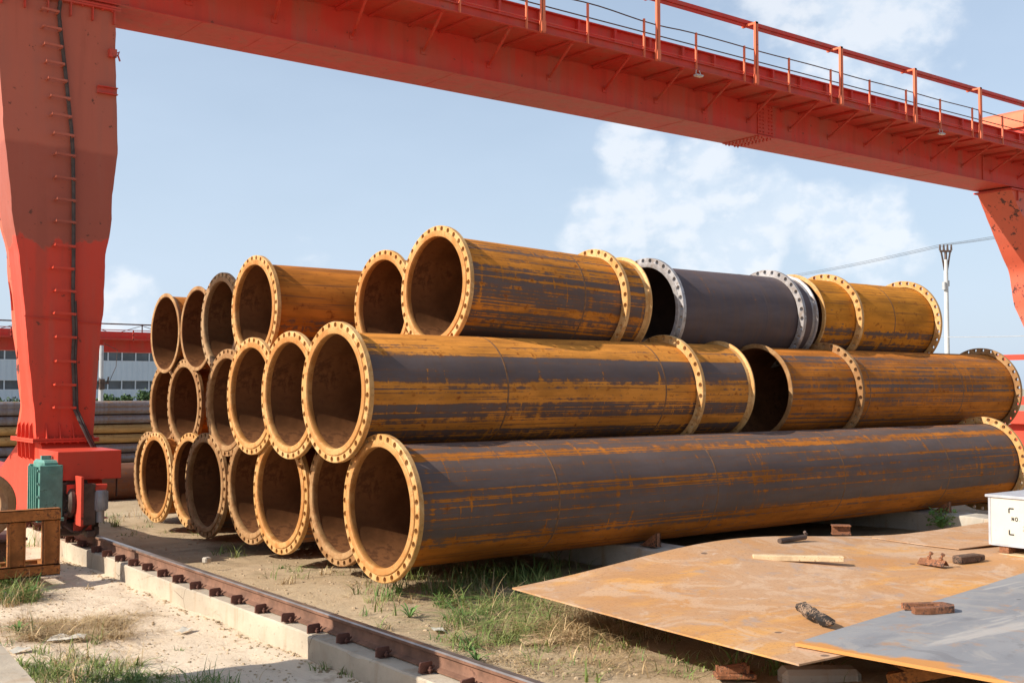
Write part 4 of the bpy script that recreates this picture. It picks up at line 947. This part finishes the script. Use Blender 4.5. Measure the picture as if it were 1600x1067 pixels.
b.box(-3, 20.1, 32.40, 32.50, -.1, .0); tag(b.build('pipe_rack', M['steeld']), 'dark steel rack posts behind the plain pipes', 'rack')
b = MB(); b.revx([(-4, .39), (5.3, .39)], 48); b.revx([(5.3, .39), (5.3, .37), (-4, .37), (-4, .39)], 48, 1); o = b.build('plain_pipe', [M['bgpipe_brown'], M['in']]); o.location = (5.0, 24, .22)
tag(o, 'thick plain dark brown pipe lying on the ground behind the red drive cover', 'steel pipe')
g2 = empty('distant_crane', (10, 60, 0), 'distant red gantry crane beam with a railing in front of the factory', 'crane')
def g2p(b, name, mat): o = b.build(name, mat, g2); o.location = (-10, -60, 0); return o
b = MB(); b.box(-30, 42, 60, 61, 4.05, 4.72); b.box(-30, 42, 59.0, 60, 4.66, 4.72); b.box(-30, 42, 60.3, 61, 4.72, 5.14); g2p(b, 'girder', M['red'])
b = MB()
for k in range(36): b.box(-30 + k * 2, -29.94 + k * 2, 59.0, 59.05, 4.6, 5.15)
for z in (4.9, 5.14): b.box(-30, 42, 59.0, 59.04, z, z + .04)
g2p(b, 'railing', M['red'])
b = MB()
b.tube([(-30, 60.5, 5.55), (42, 60.5, 5.55)], .04, 6)
for k in range(24): x = -30 + k * 3; b.bar((x, 60.5, 5.12), (x, 60.5, 5.55), .05, .05); b.bar((x, 60.5, 5.5), (x + 1.1, 60.5, 5.15), .03, .03); b.bar((x + 3, 60.5, 5.5), (x + 1.9, 60.5, 5.15), .03, .03)
g2p(b, 'cable_truss', M['steeld'])
for x in (-24, 38):
    b = MB(); b.prism([(58.5, 0), (59.3, 0), (60.3, 4.05), (60, 4.05)], x, x + .6, 0, M4); b.prism([(61.7, 0), (62.5, 0), (61, 4.05), (60.7, 4.05)], x, x + .6, 0, M4); g2p(b, 'leg', M['redfresh'])
fb = empty('factory_building', (30, 95, 0), 'long pale blue clad factory building with two bands of windows beyond the yard', 'building')
def fbp(b, name, mat, par=None): o = b.build(name, mat, par or fb); o.location = (-30, -95, 0) if par is None else (0, 0, 0); return o
bx0, bx1 = -40, 62
b = MB(); b.box(bx0, bx1, 95, 125, -.3, 1.98); b.box(bx0, bx1, 95, 125, 2.8, 4.35); b.box(bx0, bx1, 95, 125, 5.25, 6.0); b.box(bx0, bx1, 95.3, 124.7, 1.98, 2.8); b.box(bx0, bx1, 95.3, 124.7, 4.35, 5.25); fbp(b, 'wall', M['clad'])
b = MB(); b.prism([(94.6, 6.0), (125.4, 6.0), (110, 6.6)], bx0 - .4, bx1 + .4, 0, M4); fbp(b, 'roof', M['galv'])
for z0_, z1_, nmw in ((1.98, 2.8, 'lower'), (4.35, 5.25, 'upper')):
    b = MB(); b.box(bx0, bx1, 95.18, 95.2, z0_, z1_); wob = fbp(b, 'window_band', M['glass'])
    q = MB(); x = bx0
    while x < bx1: q.box(x, x + .09, 95.06, 95.17, z0_, z1_); x += 1.15
    q.box(bx0, bx1, 95.0, 95.15, z0_ - .0, z0_ + .06); q.box(bx0, bx1, 95.0, 95.15, z1_ - .06, z1_); fbp(q, 'window_frame', M['winframe'], wob)
ms = empty('mast', (17.15, 55, 0), 'thin galvanised mast with a bracket of fittings in front of the factory', 'mast')
b = MB(); b.tube([(0, 0, -.2), (0, 0, 4.2)], [.13, .10], 10); b.build('pole', M['galv'], ms)
b = MB(); b.box(-.35, .35, -.1, .1, 2.35, 2.43); b.box(-.12, .12, -.2, .0, 2.1, 2.6, bev=.02); b.tube([(-.3, 0, 2.4), (-.35, 0, 2.8)], .04, 6); b.tube([(.3, 0, 2.4), (.35, 0, 2.7)], .04, 6); b.tube([(.4, 0, 2.5), (.7, 0, 3.2), (.75, 0, 4.0), (.1, 0, 4.3)], .015, 5); b.build('fittings', M['steeld'], ms)
def tree(x, y, h, rad, label, nm='small_tree', seed=0):
    rn = random.Random(seed); rt = empty(nm, (x, y, 0), label, 'tree', 'small trees before the factory')
    b = MB(); b.tube([(0, 0, -.2), (.05, 0, h * .35), (.0, .05, h * .7)], [.12, .09, .04], 7)
    for k in range(5): a = rn.uniform(0, 6.3); b.tube([(0, 0, h * (.3 + .08 * k)), (math.cos(a) * rad * .7, math.sin(a) * rad * .7, h * (.55 + .08 * k))], [.05, .015], 5)
    b.build('trunk', M['trunk'], rt)
    b = MB(); cl_ = [(rn.uniform(-rad, rad) * .7, rn.uniform(-rad, rad) * .7, h * rn.uniform(.45, .9), rad * rn.uniform(.3, .5)) for _ in range(12)]
    for k in range(1500):
        c0 = rn.choice(cl_); v = Vector((rn.gauss(0, 1), rn.gauss(0, 1), rn.gauss(0, 1))).normalized() * c0[3] * rn.uniform(.5, 1.1); p = Vector(c0[:3]) + v
        a = Vector((rn.gauss(0, 1), rn.gauss(0, 1), rn.gauss(0, .6))).normalized(); c_ = a.cross(Vector((rn.gauss(0, 1), rn.gauss(0, 1), rn.gauss(0, 1)))).normalized(); s0 = rn.uniform(.06, .13)
        b.poly([p - a * s0, p + c_ * s0 * .6, p + a * s0, p - c_ * s0 * .6])
    b.build('crown', M['leaf'], rt)
for k, (px_, h_, lb) in enumerate(((188, 1.5, 'small round leafy tree left of the taller one before the factory'), (232, 1.9, 'taller leafy tree beside the pipe stack before the factory'), (6, 1.3, 'small leafy tree at the far left edge before the factory'), (160, 1.6, 'low leafy tree behind the mast before the factory'))):
    p = yp(px_, 620, 80); tree(p.x, 80, h_, .95, lb, seed=k + 3)

# ------------------------------------------------------------------ right: pole and wires
pp = Vector((54.5, 33.7, -.35)); ur = empty('utility_pole', pp, 'pale concrete utility pole with a dark forked crossarm behind the yellow pipe', 'utility pole')
ztop = 9.9
b = MB(); b.tube([(0, 0, -.3), (0, 0, 8.6), (0, 0, 9.3)], [.15, .11, .10], 14); b.build('pole', M['polec'], ur)
rd = rgt.copy(); b = MB(); a_ = rd * .30
b.bar(Vector((0, 0, 9.75)) - a_, Vector((0, 0, 9.75)) + a_, .1, .1); b.bar(Vector((0, 0, 8.3)), Vector((0, 0, 9.75)) - a_ * .8, .07, .07); b.bar(Vector((0, 0, 8.3)), Vector((0, 0, 9.75)) + a_ * .8, .07, .07); b.bar((0, 0, 9.2), (0, 0, 9.7), .1, .1)
xarm = b.build('crossarm', M['steeld'], ur)
for k in (-1, -.33, .33, 1): b = MB(); q = Vector((0, 0, 9.8)) + a_ * k; b.tube([q, q + Vector((0, 0, .3))], [.06, .04], 8); b.build('insulator', M['steeld'], xarm)
b = MB(); b.tube([(-.2, 0, 7.7), (-.2, 0, 8.1)], .1, 8); b.tube([(.18, 0, 7.9), (.18, 0, 8.2)], .08, 8); b.build('clamp_band', M['galv'], ur)
def atd(px, py, dist): d = ray(px, py) / F_PX; return Vector((0, 0, CAM_H)) + d * dist
pdist = (pp.x * math.cos(TH) + pp.y * math.sin(TH))
for k, lb in ((-1, 'leftmost'), (.1, 'middle'), (1, 'rightmost')):
    a = pp + Vector((0, 0, 10.1)) + rd * .30 * k; e = atd(1085, 447 + k * 2, pdist + 70); f_ = atd(1720, 338 + 3 * k, pdist - 12)
    b = MB()
    for s0, s1, sg in ((e, a, .5), (a, f_, .1)):
        b.tube([s0.lerp(s1, t_ / 16) - Vector((0, 0, sg * 4 * (t_ / 16) * (1 - t_ / 16))) for t_ in range(17)], .011, 5)
    tag(b.build('overhead_wire', M['wire']), f'thin dark overhead wire from the {lb} insulator of the utility pole', 'wire', 'wires on the utility pole')
b = MB(); a = pp + Vector((0, 0, 5.2)); f_ = atd(1720, 520, pdist - 14); e = atd(1300, 512, pdist + 30)
b.tube([a.lerp(f_, t_ / 12) - Vector((0, 0, .2 * (t_ / 12) * (1 - t_ / 12))) for t_ in range(13)], .018, 5); b.tube([e.lerp(a, t_ / 12) for t_ in range(13)], .018, 5)
tag(b.build('low_cable', M['galv']), 'pale low cable crossing behind the utility pole at mid height', 'wire')

# ------------------------------------------------------------------ grass
def blades(b, cx, cy, cz, n, rad, h, lean=.5, wdt=.006, rn=random, mi=0):
    for _ in range(n):
        a = rn.uniform(0, 6.283); r = rad * math.sqrt(rn.random()); x = cx + r * math.cos(a); y = cy + r * math.sin(a)
        hh = h * rn.uniform(.3, 1.25); da = rn.uniform(0, 6.283); ln = hh * lean * rn.uniform(.3, 2.1); dx, dy = math.cos(da), math.sin(da)
        wv = wdt * rn.uniform(.35, 1.0); sx, sy = -dy * wv, dx * wv
        z = (gz(x, y) if cz is None else cz) - .01; pr = None
        for k in range(5):
            t_ = k / 4; px_, py_, pz_ = x + dx * ln * t_ * t_, y + dy * ln * t_ * t_, z + hh * (t_ - .42 * t_ * t_ * min(1.7, ln / hh))
            ww_ = 1 - t_ ** 2
            if k == 4: v = [b.vert((px_, py_, pz_))]
            else: v = [b.vert((px_ - sx * ww_, py_ - sy * ww_, pz_)), b.vert((px_ + sx * ww_, py_ + sy * ww_, pz_))]
            if pr: b.face((pr[0], pr[1], v[1], v[0]) if len(v) == 2 else (pr[0], pr[1], v[0]), mi, True)
            pr = v
rn = random.Random(11)
# dense grass under and before the longest pipe, around the plates and along the bottom left
b = MB()
def field(poly_px, z, n, per, rad, h, lean, wdt=.006, mi=0):
    hf = 1.0
    (xa, ya), (xb, yb) = poly_px
    for _ in range(int(n * (1.5 if z > .1 else 1.1))):
        u, v = rn.random(), rn.random(); px_ = xa + (xb - xa) * u; py_ = ya + (yb - ya) * v
        p = gp(px_, py_, z); blades(b, p.x, p.y, None, max(3, int(per * rn.uniform(.15, 1.05))), rad * rn.uniform(.5, 1.3), h * rn.uniform(.5, 1.4), lean * rn.uniform(.8, 1.6), wdt * rn.choice((.7, .8, 1, 1.5)), rn, rn.choice((0, 0, 0, 1, 2)) if wdt > .0045 else 0)
field(((560, 905), (640, 960)), .13, 12, 22, .10, .24, .7)
field(((640, 900), (760, 935)), .13, 26, 24, .10, .26, .7)
field(((700, 890), (870, 965)), .13, 60, 30, .12, .27, .9)
field(((690, 940), (870, 1015)), .13, 60, 30, .12, .24, 1.0)
field(((840, 850), (960, 905)), .13, 16, 20, .12, .30, .6)
field(((760, 1000), (1000, 1060)), .13, 16, 12, .10, .16, .9)
field(((880, 950), (1000, 1010)), .13, 14, 18, .12, .24, .7)
field(((560, 930), (620, 985)), .13, 7, 14, .06, .22, .5)
field(((1100, 1020), (1330, 1067)), .13, 9, 8, .06, .28, .5, .009)
field(((10, 1036), (220, 1072)), 0, 60, 34, .10, .17, .8)
field(((60, 1010), (140, 1060)), 0, 8, 20, .07, .24, .5)
field(((200, 1058), (400, 1085)), 0, 34, 22, .10, .15, .8)
field(((-10, 905), (55, 950)), 0, 30, 60, .10, .26, .8)
field(((150, 795), (240, 815)), -.02, 9, 22, .18, .20, .8)
field(((180, 800), (330, 828)), -.02, 14, 16, .18, .14, .9)
field(((0, 980), (70, 1010)), 0, 5, 14, .08, .18, .8)
field(((330, 850), (380, 868)), .05, 4, 24, .10, .22, .8)
field(((400, 870), (560, 900)), .13, 9, 18, .10, .16, .9)
field(((1040, 985), (1240, 1060)), .13, 16, 14, .10, .22, .8)
field(((860, 1010), (1110, 1067)), .13, 16, 12, .10, .14, .9)
field(((10, 820), (80, 860)), 0, 7, 20, .14, .30, .6)
for k in range(26):   # beyond, to both sides of the plates and past the stack
    x, y = rn.choice([(rn.uniform(7, 16), rn.uniform(1.5, 4)), (rn.uniform(14.5, 20), rn.uniform(5, 9)), (rn.uniform(5.5, 9), rn.uniform(2, 4.3))]); blades(b, x, y, None, 30, .25, .28, .7, .006, rn)
tag(b.build('grass', [M['grass'], M['dry'], M['weed']], sharp=None), 'green grass growing below the near pipes, around the plates and at the bottom left', 'grass', kind='stuff')
b = MB()
field(((25, 968), (200, 1000)), 0, 90, 46, .10, .15, 1.5, .004)
field(((150, 962), (215, 978)), 0, 22, 26, .10, .07, 1.8, .004)
field(((560, 905), (760, 950)), .13, 22, 16, .12, .20, 1.2, .004)
field(((850, 935), (1030, 1010)), .13, 90, 34, .12, .30, 1.2, .004)
field(((740, 930), (980, 1055)), .13, 110, 26, .14, .10, 1.8, .004)
field(((520, 890), (640, 940)), .13, 14, 14, .12, .08, 1.6, .004)
field(((590, 1010), (760, 1050)), .13, 12, 10, .12, .07, 1.6, .004)
def straw(n, x0, y0, x1, y1, z, L):
    for _ in range(n):
        p = gp(rn.uniform(x0, x1), rn.uniform(y0, y1), z)
        if z > 0 and p.x < 4.95: continue
        if z == 0 and p.x > 4.2: continue
        a = rn.uniform(0, 6.28); l = L * rn.uniform(.3, 1.2); zz = gz(p.x, p.y) + rn.uniform(.002, .012); w_ = .0022; c_, s_ = math.cos(a), math.sin(a)
        b.poly([(p.x - s_ * w_, p.y + c_ * w_, zz), (p.x + s_ * w_, p.y - c_ * w_, zz), (p.x + c_ * l, p.y + s_ * l, zz + rn.uniform(0, .02))])
straw(2600, 560, 930, 1060, 1067, .12, .10); straw(900, 380, 890, 640, 960, .12, .08); straw(1500, 0, 940, 260, 1040, 0, .12); straw(500, 60, 880, 480, 1040, 0, .07)
tag(b.build('dry_grass', M['dry'], sharp=None), 'flattened straw coloured dead grass on the sand and under the plate tip', 'dry grass', kind='stuff')
b = MB()
def pebble(x, y, r_):
    z = gz(x, y); n_ = 6; rings = []
    for k in range(3):
        ph = (-.3 + .55 * k); rr = r_ * math.cos(ph) * rn.uniform(.8, 1.1)
        rings.append([b.vert((x + rr * math.cos(2 * PI * j / n_ + k * .3) * rn.uniform(.8, 1.15), y + rr * math.sin(2 * PI * j / n_ + k * .3) * rn.uniform(.8, 1.15), z + r_ * .75 * math.sin(ph))) for j in range(n_)])
    tp = b.vert((x, y, z + r_ * .7))
    for a, c_ in zip(rings, rings[1:]):
        for j in range(n_): b.face((a[j], a[(j + 1) % n_], c_[(j + 1) % n_], c_[j]))
    for j in range(n_): b.face((rings[-1][j], rings[-1][(j + 1) % n_], tp))
for _ in range(1500):
    px_, py_ = rn.uniform(-20, 470), rn.uniform(835, 1070); p = gp(px_, py_, 0)
    if p.x < 4.15 and not (p.x < 2.4 and p.y < 8): pebble(p.x, p.y, rn.choice((.004, .006, .009, .014)) * rn.uniform(.7, 1.3))
for _ in range(260):
    y = rn.uniform(6, 15); pebble(4.27 - abs(rn.gauss(0, .06)), y, rn.uniform(.006, .022))
for _ in range(2300):
    px_, py_ = rn.uniform(180, 1000), rn.uniform(810, 1070); p = gp(px_, py_, .1)
    if p.x > 4.92: pebble(p.x, p.y, rn.choice((.005, .008, .012, .018)) * rn.uniform(.7, 1.4))
tag(b.build('gravel', M['clod'], sharp=None), 'loose clods and pebbles scattered over the sandy soil beside the rail', 'gravel', kind='stuff')
# single tufts one could count
for px_, py_, z, n, h, lb in ((353, 968, 0, 46, .20, 'green grass tuft against the concrete beam left of the rail'), (268, 930, 0, 12, .22, 'thin grass sprig against the concrete beam beside the cracked part'), (142, 922, 0, 30, .09, 'low pale grass tuft alone on the sand right of the rusty frame'),
                          (130, 868, 0, 30, .12, 'small dry tuft at the foot of the beam near the crane wheel'), (450, 905, .13, 44, .14, 'dry grass tuft on the soil between rail and third pipe'), (180, 810, -.02, 60, .26, 'bushy green tuft behind the grey motor'),
                          (500, 1050, 0, 30, .10, 'low green tuft in the shadow beside the beam joint'), (545, 1058, 0, 34, .10, 'brighter green tuft below the shadowed beam joint'), (610, 1050, 0, 9, .16, 'single grass sprig against the beam at the bottom edge'),
                          (455, 1005, 0, 12, .09, 'tiny tuft at the start of the shadowed beam joint'), (870, 1000, .13, 30, .16, 'green tuft beside the pale plywood offcut'), (280, 1015, 0, 14, .07, 'thin weed alone on the sand near the bottom'), (150, 1006, 0, 14, .24, 'tall dark grass stalks rising from the dead grass'), (60, 990, 0, 10, .26, 'broad bladed stalks left of the dead grass')):
    p = gp(px_, py_, z); b = MB(); blades(b, 0, 0, -.0, n, .05 if n < 20 else .08, h, .8, .0055, rn)
    o = b.build('grass_tuft', M['grass'] if 'dry' not in lb and 'pale' not in lb else M['dry'], sharp=None); o.location = (p.x, p.y, gz(p.x, p.y)); tag(o, lb, 'grass tuft')
for px_, py_, zz, lb in ((640, 968, .12, 'broad leaved weed between the rail and the grass under the longest pipe'), (745, 1035, .12, 'broad leaved weed on the soil near the bottom centre'), (28, 990, 0, 'broad leaved weed beside the dead grass at the left edge')):
    p = gp(px_, py_, zz); b = MB()
    for k in range(26):
        a = rn.uniform(0, 6.28); L_ = rn.uniform(.06, .17); w_ = L_ * .055; h_ = rn.uniform(.5, 1.3); d = Vector((math.cos(a), math.sin(a), 0)); sd = Vector((-d.y, d.x, 0)); base_ = Vector((0, 0, 0))
        pts = [base_ + d * L_ * t_ + Vector((0, 0, L_ * h_ * (t_ * 1.6 - 1.1 * t_ * t_))) for t_ in (0, .33, .66, 1)]
        for (p0, w0), (p1, w1) in zip(zip(pts, (.3, 1, .8, 0)), list(zip(pts, (.3, 1, .8, .05)))[1:]): b.poly([p0 - sd * w_ * w0, p0 + sd * w_ * w0, p1 + sd * w_ * w1, p1 - sd * w_ * w1], 0, True)
    o = b.build('weed', M['weed'], sharp=None); o.location = (p.x, p.y, gz(p.x, p.y)); tag(o, lb, 'weed')
# broad-leaved weed at the right sleeper
p = Vector((13.9, 8.2, .05)); p = gp(1470, 822, .25); b = MB()
for k in range(90):
    a = rn.uniform(0, 6.28); r = rn.uniform(0, .22); q = Vector((r * math.cos(a), r * math.sin(a), rn.uniform(.0, .26))); u = Vector((rn.gauss(0, 1), rn.gauss(0, 1), rn.gauss(0, .5))).normalized(); v = u.cross(Vector((rn.gauss(0, 1), rn.gauss(0, 1), 1))).normalized(); s0 = rn.uniform(.02, .04)
    b.poly([q - u * s0, q - u * s0 * .2 + v * s0 * .8, q + u * s0, q - u * s0 * .2 - v * s0 * .8])
    b.tube([(0, 0, -.02), q * .5 + Vector((0, 0, .02)), q], [.004, .003, .002], 4)
o = b.build('weed', M['weed'], sharp=None); o.location = p; tag(o, 'bright leafy weed against the stained right sleeper', 'weed')
